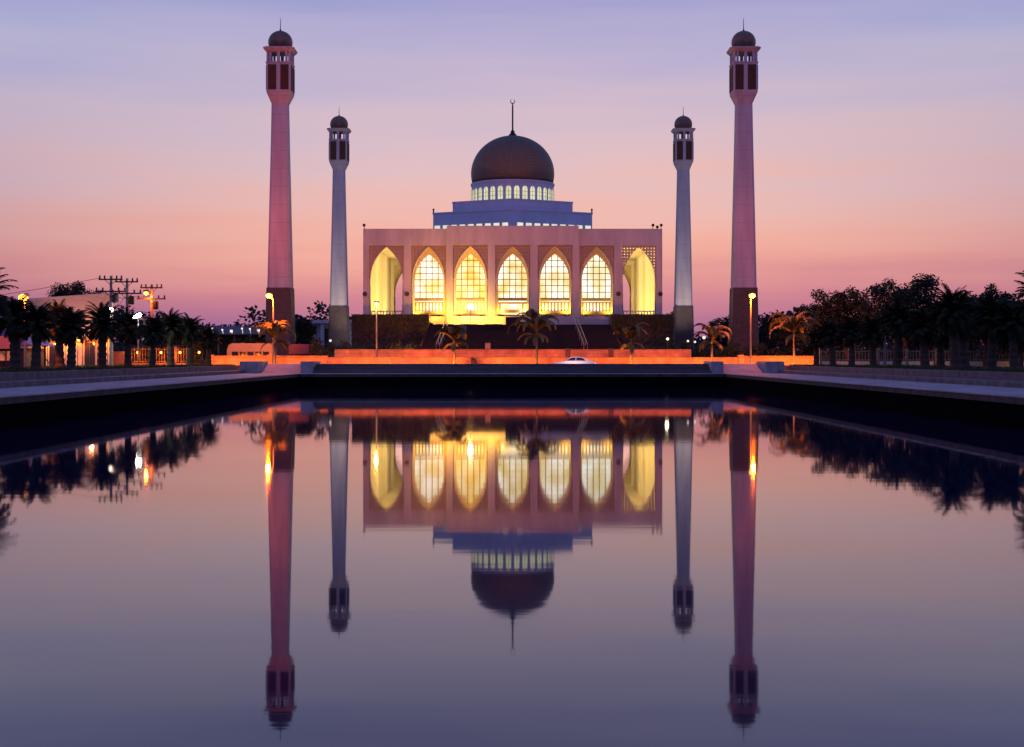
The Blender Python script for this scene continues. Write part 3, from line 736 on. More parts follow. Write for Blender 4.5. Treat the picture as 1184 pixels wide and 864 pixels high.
# ================================================================== POWER POLES, CABLES, FLOODS (left)
def power_pole(x, y, ztop, label, lamp=False):
    e = empty('power_pole', (x, y, GZ), label, 'power pole', 'power poles behind the palms')
    m = MB(); m.loft([([(x-.16,y-.16),(x+.16,y-.16),(x+.16,y+.16),(x-.16,y+.16)], GZ-.2), ([(x-.1,y-.1),(x+.1,y-.1),(x+.1,y+.1),(x-.1,y+.1)], ztop)]); m.build('pole', M_pole, e)
    for dz, wd in ((-.35, 1.15), (-1.5, 1.5)):
        m = MB(); m.box(x-wd, x+wd, y-.2, y-.1, ztop+dz-.07, ztop+dz+.07); m.tube([(x-.6, y-.14, ztop+dz), (x, y-.12, ztop+dz-.55)], .03, 4); m.tube([(x+.6, y-.14, ztop+dz), (x, y-.12, ztop+dz-.55)], .03, 4); m.build('crossarm', M_dark, e)
        for u in (-.9, -.5, .5, .9):
            m = MB(); m.lathe([(.05, ztop+dz+.07), (.11, ztop+dz+.14), (.06, ztop+dz+.2), (.1, ztop+dz+.27), (.04, ztop+dz+.38)], 8, (x+u*wd, y-.15)); m.build('insulator', M_dark, e)
    m = MB(); m.lathe([(.26, ztop-2.6), (.3, ztop-2.5), (.3, ztop-1.85), (.2, ztop-1.75)], 10, (x+.45, y-.1)); m.build('transformer', M_dark, e)
    if lamp:
        m = MB(); m.tube([(x, y, ztop-1.0), (x-.4, y-.6, ztop-.75)], .04, 6); m.bbox(x-.65, x-.15, y-.85, y-.5, ztop-.78, ztop-.62, .03); m.build('lamp_arm', M_dark, e)
        m = MB(); m.ball((x-.4, y-.7, ztop-.95), .25, 12, .75); m.build('lamp_lens', E_sod, e, smooth=True)
        light('pole_lamp', 'POINT', (x-.4, y-.7, ztop-1.35), 700, SOD, .15, parent=e)
    return e
PP = [(at(128.5, 126), 126, zz(319, 126)), (at(147, 131), 131, zz(322, 131)), (at(175.5, 137), 137, zz(329, 137))]
power_pole(*PP[0], 'concrete power pole with crossarms beside the cream shop corner')
power_pole(*PP[1], 'middle concrete power pole standing between two bright floodlights')
power_pole(*PP[2], 'power pole carrying a lit orange sodium lamp', True)
def cable(a, b, sag, label):
    m = MB(); pts = [Vector(a).lerp(Vector(b), t/12) - Vector((0, 0, sag*4*(t/12)*(1-t/12))) for t in range(13)]
    m.tube(pts, .025, 5); tag(m.build('power_cable', M_dark), label, 'cable', 'overhead power cables')
cable((PP[0][0]-1, PP[0][1], PP[0][2]-.2), (-62, 128, 7.6), .3, 'sagging cable running from the shop corner pole to the left')
cable((PP[0][0], PP[0][1]-.1, PP[0][2]-1.5), (PP[1][0], PP[1][1]-.1, PP[1][2]-1.9), .3, 'short cable between the shop corner pole and the middle pole')
cable((PP[1][0], PP[1][1]-.1, PP[1][2]-1.6), (PP[2][0], PP[2][1]-.1, PP[2][2]-1.1), .25, 'cable between the middle pole and the sodium lamp pole')
cable((PP[1][0]-.2, PP[1][1]-.15, PP[1][2]-1.9), (at(131, 118), 118, zz(357, 118)), .15, 'stay cable slanting down from the middle pole to a floodlight')
def flood(px, py, D, label, tilt, power):
    x, z = at(px, D), zz(py, D)
    e = empty('floodlight', (x, D, GZ), label, 'floodlight', 'white floodlights on posts')
    m = MB(); m.tube([(x, D+.25, GZ), (x, D+.25, z)], .06, 6); m.build('post', M_steel, e)
    T = lambda a, b, c: (x+a, D-.1+b*1.0, z+c+a*tilt)
    m = MB(T); m.bbox(-.36, .36, -.05, .3, -.2, .2, .06); m.build('housing', M_dark, e)
    m = MB(lambda a, b, c: T(a*(1+tilt), -.06-c, b*.62)); m.lathe([(.33, 0), (.3, .05), (.16, .1), (.01, .12)], 20); m.build('lens', E_white, e, smooth=True)
    light('floodlight', 'POINT', (x, D-.55, z-.1), power, (1, .9, .7), .2, parent=e)
flood(127, 358.5, 118, 'bright white floodlight above the palm beside the shop corner', .1, 1500)
flood(159, 365.5, 126, 'tilted white floodlight above palms right of the middle pole', .35, 500)

def globe(px, py, D, r, label):
    x, z = at(px, D), zz(py, D); e = empty('globe_lamp', (x, D, GZ), label, 'garden lamp', 'small globe garden lamps')
    m = MB(); m.tube([(x, D, GZ), (x, D, z-r*.8)], .05, 6); m.build('post', M_dark, e)
    m = MB(); m.ball((x, D, z), r, 12); m.build('globe', E_globe, e, smooth=True)
globe(382, 394, 160, .15, 'small pinkish globe lamp in the hedge before the left far minaret')
globe(772, 392, 160, .18, 'yellowish globe lamp at the foot of the right far minaret')
globe(795.5, 394.5, 160, .14, 'left one of two white globe lamps in the right hedge')
globe(803.5, 395.5, 160, .14, 'right one of two white globe lamps in the right hedge')
globe(814, 390.5, 158, .2, 'white globe lamp shining through the twin plumed palm')
globe(1080, 378.5, 120, .16, 'white globe lamp between dark palms under the tallest right tree')
globe(1099, 378.5, 120, .14, 'white globe lamp between dark palms right of the tallest tree')
light('garden_glow', 'POINT', (at(772, 160)-.2, 159.2, zz(392, 160)), 50, (1, .85, .5), .2)

# ================================================================== SHOP, KIOSK, PAVILION, SHED, SIGN, BUS, CAR, FENCES
ax, ay = at(128, 129), 129.0; bx, by = -68.0, 158.0
d = Vector((bx-ax, by-ay, 0)); LN = d.length; d.normalize(); nn = Vector((ax-1.5, ay, 0)).normalized()   # the end wall runs back from the road
shop = empty('shop_building', (ax, ay, GZ), 'pale cream flat roofed shop lit orange behind the left palms', 'building')
TS = lambda u, v, z: (ax+d.x*u+nn.x*v, ay+d.y*u+nn.y*v, z)
m = MB(TS); m.box(0, LN, 0, 12, GZ, 9.0); m.build('wall', M_cream, shop)
m = MB(TS); m.box(-.25, LN, -.35, 12.2, 9.003, 9.28); m.build('roof_fascia', M_white, shop)
m = MB(TS); m.box(0, LN, -1.6, -.003, 4.75, 4.95); m.build('canopy', M_roof, shop)
for k in range(7):
    u = .7+k*2.6; s = MB(TS)
    s.box(u-.12, u, -.08, -.003, GZ, 4.7); s.box(u+2.0, u+2.12, -.08, -.003, GZ, 4.7); s.box(u, u+2, -.08, -.003, 4.45, 4.7); s.box(u+.95, u+1.05, -.07, -.01, GZ, 4.45)
    fr = s.build('shopfront', M_dark, shop)
    g = MB(TS); g.add([(u, -.02, GZ+.2), (u+2, -.02, GZ+.2), (u+2, -.02, 4.45), (u, -.02, 4.45)], [(0,1,2,3)]); g.build('pane', E_shop if k % 3 != 1 else M_glass, fr, fix=False)
for k in range(5):
    u = 1.2+k*4; s = MB(TS); s.box(u, u+1.8, -.06, -.003, 5.9, 7.5); fr = s.build('upper_window', M_cream, shop)
    g = MB(TS); g.box(u+.1, u+1.7, -.075, -.062, 6.0, 7.4); g.build('pane', M_glass if k else M_cream, fr)
for k in range(4):
    u = 2+k*4.4; c0 = TS(u, -1.5, 4.6); m = MB(); m.bbox(c0[0]-.2, c0[0]+.2, c0[1]-.15, c0[1]+.15, 4.6, 4.745, .02); m.build('canopy_lamp', E_sod, shop)
    light('canopy_lamp', 'POINT', (c0[0], c0[1]-.3, 4.4), 300, (1, .17, .01), .2, parent=shop)
    light('canopy_lamp', 'POINT', (c0[0]-.4, c0[1]-1.6, 5.4), 300, (1, .34, .14), .2, parent=shop)  # second light, without fixture, added to brighten the upper wall
# kiosk with canvas roof
kx, ky = -46.9, 112.0
kiosk = empty('kiosk', (kx, ky, GZ), 'canvas roofed kiosk with purple and rose roof at far left', 'kiosk')
m = MB(); m.box(kx-5, kx+5.5, ky+.2, ky+5, GZ, 3.75); m.build('wall', M_dark, kiosk)
m = MB(); m.add([(kx-6, ky-.8, 4.0), (kx+6.4, ky-.8, 4.0), (kx+6.4, ky+5.8, 4.0), (kx-6, ky+5.8, 4.0), (kx-3, ky+2.5, 6.4), (kx+.4, ky+2.5, 6.4)], [(1,2,5),(0,4,3),(2,3,4,5),(0,3,2,1)]); 
m.build('roof', M_purple, kiosk)
m = MB(); m.add([(kx-6, ky-.85, 3.98), (kx+4.4, ky-.85, 3.98), (kx+1.5, ky+.55, 5.3), (kx-4.6, ky+.55, 5.3)], [(0,1,2,3)]); m.add([(kx+6.4,ky-.8,4.0),(kx+.4,ky+2.5,6.4),(kx-3,ky+2.5,6.4),(kx-6,ky-.8,4.0)], [(0,1,2,3)]); m.build('awning', M_purple, kiosk, fix=False)
m = MB(); m.box(kx-6, kx+4.6, ky-.95, ky-.87, 3.7, 4.75); m.build('valance', M_pink, kiosk)
for k in range(5):
    m = MB(); u = kx-4.4+k*1.9; m.box(u, u+1.2, ky+.14, ky+.197, 2.7, 3.5); m.build('serving_window', E_shop, kiosk)
for u in (-5.6, 4.2):
    m = MB(); m.tube([(kx+u, ky-.7, GZ), (kx+u, ky-.7, 3.7)], .06); m.build('post', M_dark, kiosk)
# blue barrel on a stand and orange lit low wall between palms
bxx = at(52, 116); e = empty('water_drum', (bxx, 116, T3), 'small blue drum on a pole stand between the left palms', 'drum')
m = MB(); m.lathe([(.26, zz(401, 116)), (.28, zz(400, 116)), (.28, zz(393.5, 116)), (.22, zz(393, 116))], 14, (bxx, 116)); m.build('barrel', M_purple, e, smooth=40)
m = MB(); m.tube([(bxx, 116, GZ), (bxx, 116, zz(401, 116))], .09); m.tube([(bxx, 116, 2.9), (bxx+.9, 116, GZ+.3)], .05); m.build('stand', M_dark, e)
m = MB(); m.box(-45, at(145, 141), 140.8, 141.1, GZ-.1, 3.5); m.box(-45.1, at(145, 141)+.05, 140.75, 141.15, 3.503, 3.6); tag(m.build('boundary_wall', M_wallp), 'orange lit yard wall behind the shop corner palms', 'wall')
def bars(x0, y0, x1, y1, z0, z1, step, label, mat_, base=.0, bm=None):
    e = empty('fence', ((x0+x1)/2, (y0+y1)/2, z0), label, 'fence')
    A, B = Vector((x0, y0, 0)), Vector((x1, y1, 0)); L_ = (B-A).length; n = int(L_/step); m = MB()
    for k in range(n+1):
        p = A.lerp(B, k/n); m.tube([(p.x, p.y, z0+base), (p.x, p.y, z1)], .035, 4)
    m.build('bars', mat_, e, fix=False)
    for z in (z0+base+.15, z1-.15):
        m = MB(); m.tube([(A.x, A.y, z), (B.x, B.y, z)], .045, 4); m.build('rail', mat_, e)
    for k in range(0, n+1, 9):
        p = A.lerp(B, k/n); m = MB(); m.bbox(p.x-.13, p.x+.13, p.y-.13, p.y+.13, z0, z1+.15, .03); m.build('post', mat_, e)
    if base:
        m = MB(); dd = (B-A).normalized()*.0; m.box(min(x0, x1), max(x0, x1), min(y0, y1)-.1, max(y0, y1)+.1, z0, z0+base-.003) if abs(y1-y0) < .01 else None
        if m.v: m.build('plinth', bm or M_wallp, e)
    return e
left_fence = bars(at(146, 141), 141, -34.8, 141, GZ, 4.0, .28, 'barred fence between palm trunks lit orange', M_fence, .75)
bars(33, 141, 62, 141, GZ, 3.75, .34, 'barred fence behind the right row of palms', M_fence, .95, M_lattice)
for k in range(3):  # bare fill lights without fixtures, added along the right fence
    light('yard_fill_light', 'POINT', (36+k*9, 138.6, 2.4), 45, (1, .42, .1), .2)
for px in (160, 187, 209, 231):                      # small sodium lamps added on the fence rail for more orange light
    x = at(px, 141); m = MB(); m.ball((x, 140.7, 3.5), .13, 10); m.build('added_fence_lamp', E_sod, left_fence, smooth=True)
    light('added_fence_lamp', 'POINT', (x, 140.4, 3.2), 170, SOD, .1, parent=left_fence)
# white pavilion
pvx0, pvx1, pvy = at(360, 258), at(416, 258), 258.0
pav = empty('pavilion', ((pvx0+pvx1)/2, pvy, GZ), 'small white flat roofed pavilion behind the left far minaret', 'pavilion')
m = MB(); m.box(pvx0, pvx1, pvy+1.2, pvy+7, GZ, 9.6); m.build('wall', M_white, pav)
m = MB(); m.bbox(pvx0-.4, pvx1+.4, pvy-.4, pvy+7.4, 9.603, 10.2, .04); m.build('roof', M_white, pav)
for k in range(6):
    u = pvx0+.4+k*(pvx1-pvx0-.8)/5; m = MB(); m.box(u-.35, u+.35, pvy, pvy+.7, GZ, 9.6); m.build('column', M_white, pav)
m = MB(); m.box(pvx0+2.2, pvx0+4.3, pvy+1.15, pvy+1.197, GZ, 8.6); m.build('door', M_dark, pav)
# far dark shed with a row of lamps
sx0, sx1, sy = at(195, 215), at(311, 215), 215.0
shed = empty('market_shed', ((sx0+sx1)/2, sy, GZ), 'long dark roofed shed with a row of small lights at left', 'shed')
m = MB(); m.add([(sx0-1, sy-1, 6.6), (sx1+1, sy-1, 6.6), (sx1+1, sy+5, 7.9), (sx0-1, sy+5, 7.9), (sx0-1, sy-1, 6.8), (sx1+1, sy-1, 6.8), (sx1+1, sy+5, 8.1), (sx0-1, sy+5, 8.1)], [(0,3,2,1),(4,5,6,7),(0,1,5,4),(1,2,6,5),(2,3,7,6),(3,0,4,7)]); m.build('roof', M_roof, shed)
m = MB(); m.box(sx0, sx1, sy+3, sy+3.3, GZ, 7.3); m.build('wall', M_leaf2, shed)
for k in range(7):
    u = sx0+.3+k*(sx1-sx0-.6)/6; m = MB(); m.box(u-.12, u+.12, sy-.4, sy-.16, GZ, 6.7); m.build('column', M_wallp, shed)
for px, py, sq in ((245.5, 380, 0), (257, 381.5, 0), (267.5, 383, 1), (279.8, 380, 0), (289, 380.5, 0), (298.8, 382, 1)):
    x, z = at(px, 213.6), zz(py, 213.6); m = MB()
    if sq: m.box(x-.2, x+.2, 213.5, 213.7, z-.2, z+.2)
    else: m.ball((x, 213.6, z), .16, 10)
    m.tube([(x, 213.75, z), (x, 214.3, 6.75)], .04, 4)
    m.build('shed_lamp', E_globe if px > 262 else E_sod_dim if 'E_sod_dim' in globals() else E_globe, shed)
# minibus behind the left wall
def vehicle_wheels(e, xs, y, r, T):
    for x in xs:
        for yy in (y, -y):
            m = MB(lambda a, b, c: T(x+a, yy+c, r+b)); m.lathe([(r*.6, -.11), (r, -.1), (r, .1), (r*.6, .11)], 18); t = m.build('wheel', M_rubber, e, smooth=30)
            m = MB(lambda a, b, c: T(x+a, yy+c*(1 if yy > 0 else -1), r+b)); m.lathe([(r*.58, .1), (r*.5, .125), (r*.1, .13)], 14); m.build('rim', M_steel, t)
bxc, byc = at(291.5, 158), 158.0
bus = empty('minibus', (bxc, byc, GZ), 'cream minibus lit orange, parked behind the left roadside wall', 'minibus')
TB = lambda x, y, z: (bxc+x, byc+y, GZ+z)
def side_prism(mb_, prof, w0, w1=None):               # profile in x-z extruded over y, top narrower
    w1 = w1 or w0; zs = [p[1] for p in prof]; lo, hi = min(zs), max(zs)
    wy = lambda z: w0 + (w1-w0)*(z-lo)/(hi-lo)
    n = len(prof); vs = [(x, -wy(z), z) for x, z in prof] + [(x, wy(z), z) for x, z in prof]
    mb_.add(vs, [(i, (i+1) % n, n+(i+1) % n, n+i) for i in range(n)] + [tuple(range(n-1, -1, -1)), tuple(range(n, 2*n))])
BS = 1.16
m = MB(TB); side_prism(m, [(-2.75,.35),(2.75,.35),(2.8,1.2),(2.72,2.5),(2.45,2.95),(2.1,3.05),(-2.2,3.05),(-2.6,2.85),(-2.8,2.3),(-2.85,1.1)], 1.0, .9); m.build('body', M_bus, bus)
for k in range(5):
    m = MB(TB); x = -2.2+k*.92; m.box(x, x+.72, -1.0, -.955, 1.35, 2.05); m.build('window', M_glass, bus)
m = MB(TB); m.box(-2.86, -2.8, -.75, .75, 1.3, 2.2); m.build('windscreen', M_glass, bus)
for s in (-1, 1):
    m = MB(TB); m.ball((-2.83, s*.65, .85), .13, 10); m.build('headlight', M_steel, bus)
vehicle_wheels(bus, (-1.8, 1.8), .88, .36, TB)
# parked white car on the road
cxx, cyy = at(663.5, 141), 141.0
car = empty('car', (cxx, cyy, GZ), 'white saloon car on the road, half hidden by the pool steps', 'car')
TC = lambda x, y, z: (cxx+x, cyy+y, GZ+z)
m = MB(TC); side_prism(m, [(-2.25,.28),(2.2,.28),(2.28,.55),(2.2,.92),(1.75,1.0),(-.95,.98),(-1.9,.82),(-2.25,.68),(-2.32,.45)], .86, .82); m.build('body', M_car, car)
m = MB(TC); side_prism(m, [(-1.05,.97),(1.75,.99),(1.35,1.18),(.85,1.38),(.45,1.43),(-.1,1.42),(-.4,1.36)], .8, .6); m.build('cabin', M_car, car)
for pr in ([(-.85,1.02),(.15,1.02),(.15,1.36),(-.05,1.36),(-.35,1.3)], [(.22,1.02),(1.2,1.02),(1.05,1.2),(.75,1.34),(.22,1.36)]):
    for s in (-1, 1):
        m = MB(TC); k = lambda z: s*(.8 - .2*(z-.97)/.46 + .012)
        m.add([(x, k(z), z) for x, z in pr], [tuple(range(len(pr)))]); m.build('side_window', M_glass, car, fix=False)
m = MB(TC); m.add([(-1.06,-.7,1.0),(-1.06,.7,1.0),(-.44,.56,1.36),(-.44,-.56,1.36)], [(0,1,2,3)]); m.build('windscreen', M_glass, car, fix=False)
for s in (-1, 1):
    m = MB(TC); m.box(-2.33, -2.22, s*.6-.16, s*.6+.16, .6, .73); m.build('headlight', M_steel, car)
    m = MB(TC); m.box(2.18, 2.29, s*.62-.16, s*.62+.16, .66, .82); m.build('tail_light', E_tail, car)
vehicle_wheels(car, (-1.4, 1.35), .76, .31, TC)
m = MB(); m.bbox(6.1, 6.9, 137.46, 137.62, 1.85, 2.08, .02); m.build('car_fill_light', M_dark, plateau)  # unseen fill with housing, added to brighten the car
light('car_fill_light', 'AREA', (6.5, 137.75, 2.0), 62, (1, .55, .5), .8, (6.6, 141, 2.5), plateau, spread=150, sy=.15)
# purple sign board behind the wall
gx0, gx1, gy = at(334, 153), at(357, 153), 153.0
sg_ = empty('sign_board', ((gx0+gx1)/2, gy, GZ), 'blank dark purple board on two posts beside left near minaret', 'sign')
m = MB(); m.bbox(gx0, gx1, gy, gy+.12, zz(409.5, gy), zz(398, gy), .02); m.build('panel', M_sign, sg_)
for u in (gx0+.3, gx1-.3):
    m = MB(); m.tube([(u, gy+.2, GZ), (u, gy+.2, zz(400, gy))], .06); m.build('post', M_dark, sg_)
# bare pole among right palms
px_ = at(1023, 116); m = MB(); m.tube([(px_, 116, T3-.2), (px_, 116, zz(388, 116))], [.13, .09], 8); m.lathe([(.2, T3), (.16, T3+.5)], 8, (px_, 116))
tag(m.build('post', M_pole), 'bare brown post among the dark palms under the right trees', 'post')

# ================================================================== VEGETATION
def frond(mb, org, az, el, ln, droop, nl, ll, lw, vee=.5, hang=.0, rg=random, rr=.025):
    p = Vector(org); seg = 10; pts = [p.copy()]; h = Vector((math.cos(az), math.sin(az), 0)); e = el; dirs = []
    for i in range(seg):
        dv = h*math.cos(e) + Vector((0, 0, math.sin(e))); dirs.append(dv); p = p + dv*(ln/seg); pts.append(p.copy()); e -= droop*(.4+1.2*i/seg)/seg
    mb.tube(pts, [rr*(1-.8*i/seg) for i in range(seg+1)], 3)
    side = Vector((-h.y, h.x, 0))
    for i in range(nl):
        t = .1 + .9*i/nl; f = t*seg; k = min(int(f), seg-1); q = pts[k].lerp(pts[k+1], f-k); dv = dirs[k]; up = side.cross(dv)
        L_ = ll*(.35+.65*math.sin(math.pi*min(1, t*.95+.08)))
        for s in (-1, 1):
            dd = (dv*(.55+.35*t) + side*s*.85 + up*(vee if hang == 0 else rg.uniform(-.3, .3))).normalized()
            dd = (dd + Vector((0, 0, -hang)) + Vector((rg.uniform(-.12,.12), rg.uniform(-.12,.12), rg.uniform(-.12,.12)))).normalized()
            a = dd.cross(up+side*.3).normalized()*lw
            mb.add([q-a, q+a, q+dd*L_], [(0, 1, 2)])
def date_palm(seed, th, cr, label, loc, group, nfr=72):
    rg = random.Random(seed)
    e = empty('date_palm', loc, label, 'palm tree', group)
    T = lambda x, y, z: (loc[0]+x, loc[1]+y, loc[2]+z)
    m = MB(T); lean = (rg.uniform(-.12,.12), rg.uniform(-.12,.12)); pts = []; rad = []
    for i in range(15):
        t = i/14; pts.append((lean[0]*t, lean[1]*t, -.1+th*t)); rad.append((.3-.08*t+.1*max(0, 1-t*6)+.05*(i % 2)+.1*max(0, t-.85)*4))
    m.tube(pts, rad, 10); m.build('trunk', M_bark, e)
    m = MB(T); o = (lean[0], lean[1], th-.05)
    for i in range(nfr):
        t = i/nfr; el = R(86) - t*R(114) + rg.uniform(-.12, .12)
        frond(m, (o[0]+rg.uniform(-.1,.1), o[1]+rg.uniform(-.1,.1), o[2]+.15-.25*t), i*2.39996+rg.uniform(-.3,.3), el, cr*rg.uniform(.82, 1.1)*(1-.2*t), 1.0+.75*rg.random(), 34, cr*.25, .036, .45, 0, rg)
    m.build('crown', M_frond, e, fix=False); return e
def plume_palm(seed, th, cr, nfr, label, loc, group, droop=3.1, spread=1.0):
    rg = random.Random(seed); e = empty('feather_palm', loc, label, 'palm tree', group)
    T = lambda x, y, z: (loc[0]+x, loc[1]+y, loc[2]+z)
    m = MB(T); m.tube([(0,0,-.1),(0,0,.3),(.03,.02,th*.5),(0,.03,th)], [.2,.14,.13,.1], 8); m.build('trunk', M_pale_bark, e, smooth=True)
    m = MB(T); m.tube([(0,.03,th-.02),(0,.03,th+.8)], [.12,.06], 8); m.build('crownshaft', M_plume, e, smooth=True)
    m = MB(T)
    for i in range(nfr):
        t = i/nfr; el = R(88) - t*R(34)*spread + rg.uniform(-.1, .1)
        frond(m, (0, .03, th+.7-.35*t), i*2.39996+rg.uniform(-.5,.5), el, cr*rg.uniform(.8, 1.1), droop*rg.uniform(.85, 1.12), 110, .6, .06, .2, .45, rg, .045)
    for i in range(5):                                # old fronds hanging along the trunk
        frond(m, (0, .03, th+.2), rg.uniform(0, 6.28), R(20)-i*.1, cr*.62*rg.uniform(.8, 1.1), 1.9, 70, .5, .05, .2, .5, rg, .035)
    m.build('crown', M_plume, e, fix=False); return e
def tree(seed, h, cw, label, loc, group=None, leafn=5200, base=.35, mat_=None, lobes=9, ls=.34, cat='tree', name='broadleaf_tree'):
    rg = random.Random(seed); e = empty(name, loc, label, cat, group)
    T = lambda x, y, z: (loc[0]+x, loc[1]+y, loc[2]+z)
    m = MB(T); r0 = .028*h+.05; zt = h*base
    m.tube([(0,0,-.15),(0,0,.3),(rg.uniform(-.1,.1)*h*.1, rg.uniform(-.1,.1)*h*.1, zt*.6),(0,0,zt),(.02*h,0,h*.72)], [r0*1.5, r0*1.1, r0, r0*.85, r0*.25], 8)
    cl = []
    for i in range(lobes):
        a = i*2.4+rg.uniform(-.5,.5); t = (i+.5)/lobes; rr = cw*.5*(.78*math.sqrt(max(.05, 1-(t-.3)**2*1.6)))*rg.uniform(.45, 1)
        z = zt + (h-zt)*(.12+.72*t)*rg.uniform(.9, 1.05); c = Vector((math.cos(a)*rr, math.sin(a)*rr, z)); sz = cw*.5*rg.uniform(.34, .55)*(1.1-.35*t)
        cl.append((c, sz))
        m.tube([(0, 0, zt*.85+(z-zt)*.25), tuple(c*.5+Vector((0,0,zt*.35+.1*h))), tuple(c)], [r0*.5, r0*.32, r0*.1], 5)
        for _ in range(3):
            dv = Vector((rg.uniform(-1,1), rg.uniform(-1,1), rg.uniform(-.2,1))).normalized()*sz*.95; m.tube([tuple(c), tuple(c+dv)], [r0*.1, r0*.03], 4)
            cl.append((c+dv*.95, sz*.5))
    m.build('trunk', M_trunk, e)
    m = MB(T); tot = sum(s*s for _, s in cl)
    for c, s in cl:
        for _ in range(int(2.3*leafn*s*s/tot)):
            dv = Vector((rg.gauss(0,1), rg.gauss(0,1), rg.gauss(0,1))).normalized()*s*(rg.random()**.42)*rg.choice((1, 1, 1, 1.12))
            dv.z *= .78
            l_ = Vector((rg.uniform(-1,1), rg.uniform(-1,1), rg.uniform(-.8,.5))).normalized()*ls*rg.uniform(.6,1.3)
            m.leaf(c+dv, l_, ls*.3)
    m.build('crown', mat_ or M_leaf, e, fix=False); return e
def hedge(x0, x1, y, dep, h, label, seed, z0=GZ, n=2600, mat_=None, cat='hedge', name='hedge', ls=.28):
    rg = random.Random(seed); m = MB(); L_ = x1-x0; k = max(2, int(L_/1.5))
    bumps = [(x0+(i+.5)*L_/k+rg.uniform(-.3,.3), y+rg.uniform(-.3,.3)*dep, h*rg.uniform(.72, 1.05)) for i in range(k)]
    for _ in range(n):
        b = rg.choice(bumps); dv = Vector((rg.gauss(0,1), rg.gauss(0,1), rg.gauss(0,1))).normalized()*(rg.random()**.4)
        p = Vector((b[0]+dv.x*1.05, b[1]+dv.y*dep*.5, z0+max(.02, b[2]*.5+dv.z*b[2]*.5)))
        m.leaf(p, Vector((rg.uniform(-1,1), rg.uniform(-1,1), rg.uniform(-.6,.8))).normalized()*ls*rg.uniform(.6,1.3), ls*.3)
    for b in bumps:
        for _ in range(4): m.tube([(b[0], b[1], z0-.1), (b[0]+rg.uniform(-.6,.6), b[1]+rg.uniform(-.5,.5), z0+b[2]*.8)], [.05, .015], 4)
    return tag(m.build(name, mat_ or M_leaf2, fix=False), label, cat)

# dark date palms, left bank
ords = ['first', 'second', 'third', 'fourth', 'fifth', 'sixth', 'seventh', 'eighth', 'ninth', 'tenth', 'eleventh']
GL, GR = 'date palms in a row on the left bank', 'date palms in a row on the right bank'
proto = []
LP = [(18, 96, 1.25), (41, 87, 1.0), (70, 106, 1.12), (82, 94.5, 1.12), (118, 101.5, 1.08), (148, 108, 1.05), (175.5, 115.5, 1.05), (197.5, 122, 1.04), (219.5, 129, 1.03), (241, 135.5, 1.0)]
LL = ['tall dark date palm before the kiosk beside the far left lamp', 'squat dark date palm on the left lawn, just right of far left lamp',
      'dark date palm set back behind its row, before the orange shop', 'spreading dark date palm before the shop, third along the left front row',
      'dark date palm directly below the brightest white floodlight', 'dark date palm below the middle power pole',
      'dark date palm just right of the tilted white floodlight', 'dark date palm left of the barred fence, third from the row end',
      'dark date palm second from the right end of the left row', 'dark date palm ending the left row beside the orange wall']
protos = [date_palm(21+i, 2.85+.15*i, 1.75+.1*i, 'x', (0, 0, 0), GL, 72) for i in range(3)]
def put_palm(i, px, D, s, lab, grp):
    global protos
    k = i % 3; loc = (at(px, D), D, T3-.02)
    if not protos[k].get('used'):
        o = protos[k]; o['used'] = 1; o.location = loc; o['label'] = lab; o['group'] = grp; o.scale = (s,)*3; o.rotation_euler = (0, 0, i*1.3)
        return o
    return dup(protos[k], loc, lab, i*1.3, s*(.9+.2*((i*37) % 10)/10), grp, ((i*53 % 11)/11-.5)*.16)
for i, ((px, D, s), lab) in enumerate(zip(LP, LL)): put_palm(i, px, D, s, lab, GL)
RP = [(943.7, 136, 1.0), (963.4, 129.5, 1.0), (984.8, 122, 1.03), (1010, 115, 1.05), (1037, 108, 1.08), (1070, 100.5, 1.08), (1088, 106, 1.1), (1106, 93.5, 1.1), (1115, 102, 1.25), (1146, 87, 1.12), (1173, 83, 1.05)]
RL = ['dark date palm starting the right row beside the orange wall', 'dark date palm second from the left in the right row',
      'dark date palm third from the left in the right row', 'dark date palm left of the bare brown post in the right row',
      'dark date palm right of the bare brown post in the right row', 'dark date palm under the right half of the tallest tree',
      'slim dark date palm between the two white globe lamps', 'dark date palm just right of the right globe lamp, front of pair',
      'tall round crowned date palm standing behind its close neighbour', 'broad dark date palm second from the right frame edge', 'dark date palm nearest the right frame edge on the lawn']
for i, ((px, D, s), lab) in enumerate(zip(RP, RL)): put_palm(i+10, px, D, s, lab, GR)
for p in protos:
    if 'used' in p: del p['used']
for o in bpy.data.objects:
    if 'used' in o: del o['used']
dup(protos[2], (at(-26, 72), 72, T3), 'large date palm cut off by the left frame edge', .7, 1.25, GL)
dup(protos[1], (at(1211, 74), 74, T3), 'large date palm cut off by the right frame edge', 2.2, 1.28, GR)

# feathery palms along the road
GP = 'feathery palms along the roadside'
plume_palm(41, 3.0, 3.7, 15, 'drooping feathery palm glowing orange under the left street lamp', (at(317.5, 146), 146, GZ), GP, 3.2, 1.0)
plume_palm(42, 2.8, 3.0, 13, 'feathery palm before the second and third arches, lit orange', (at(525, 146.5), 146.5, GZ), GP, 3.2, 0.8)
plume_palm(43, 3.7, 4.1, 18, 'tallest feathery palm right of the entrance arch, mostly dark', (at(620.5, 146), 146, GZ), GP, 3.1, 1.0)
plume_palm(44, 2.7, 3.1, 12, 'slim feathery palm before the seventh arch at right', (at(729.5, 146.5), 146.5, GZ), GP, 3.0, 0.7)
plume_palm(45, 2.9, 3.3, 12, 'feathery palm with two round plumes above a concrete block', (at(823, 147), 147, GZ), GP, 3.5, 0.9)
plume_palm(46, 3.6, 4.2, 13, 'golden feathery palm right of the right street lamp', (at(918, 146), 146, GZ), GP, 3.1, 1.25)

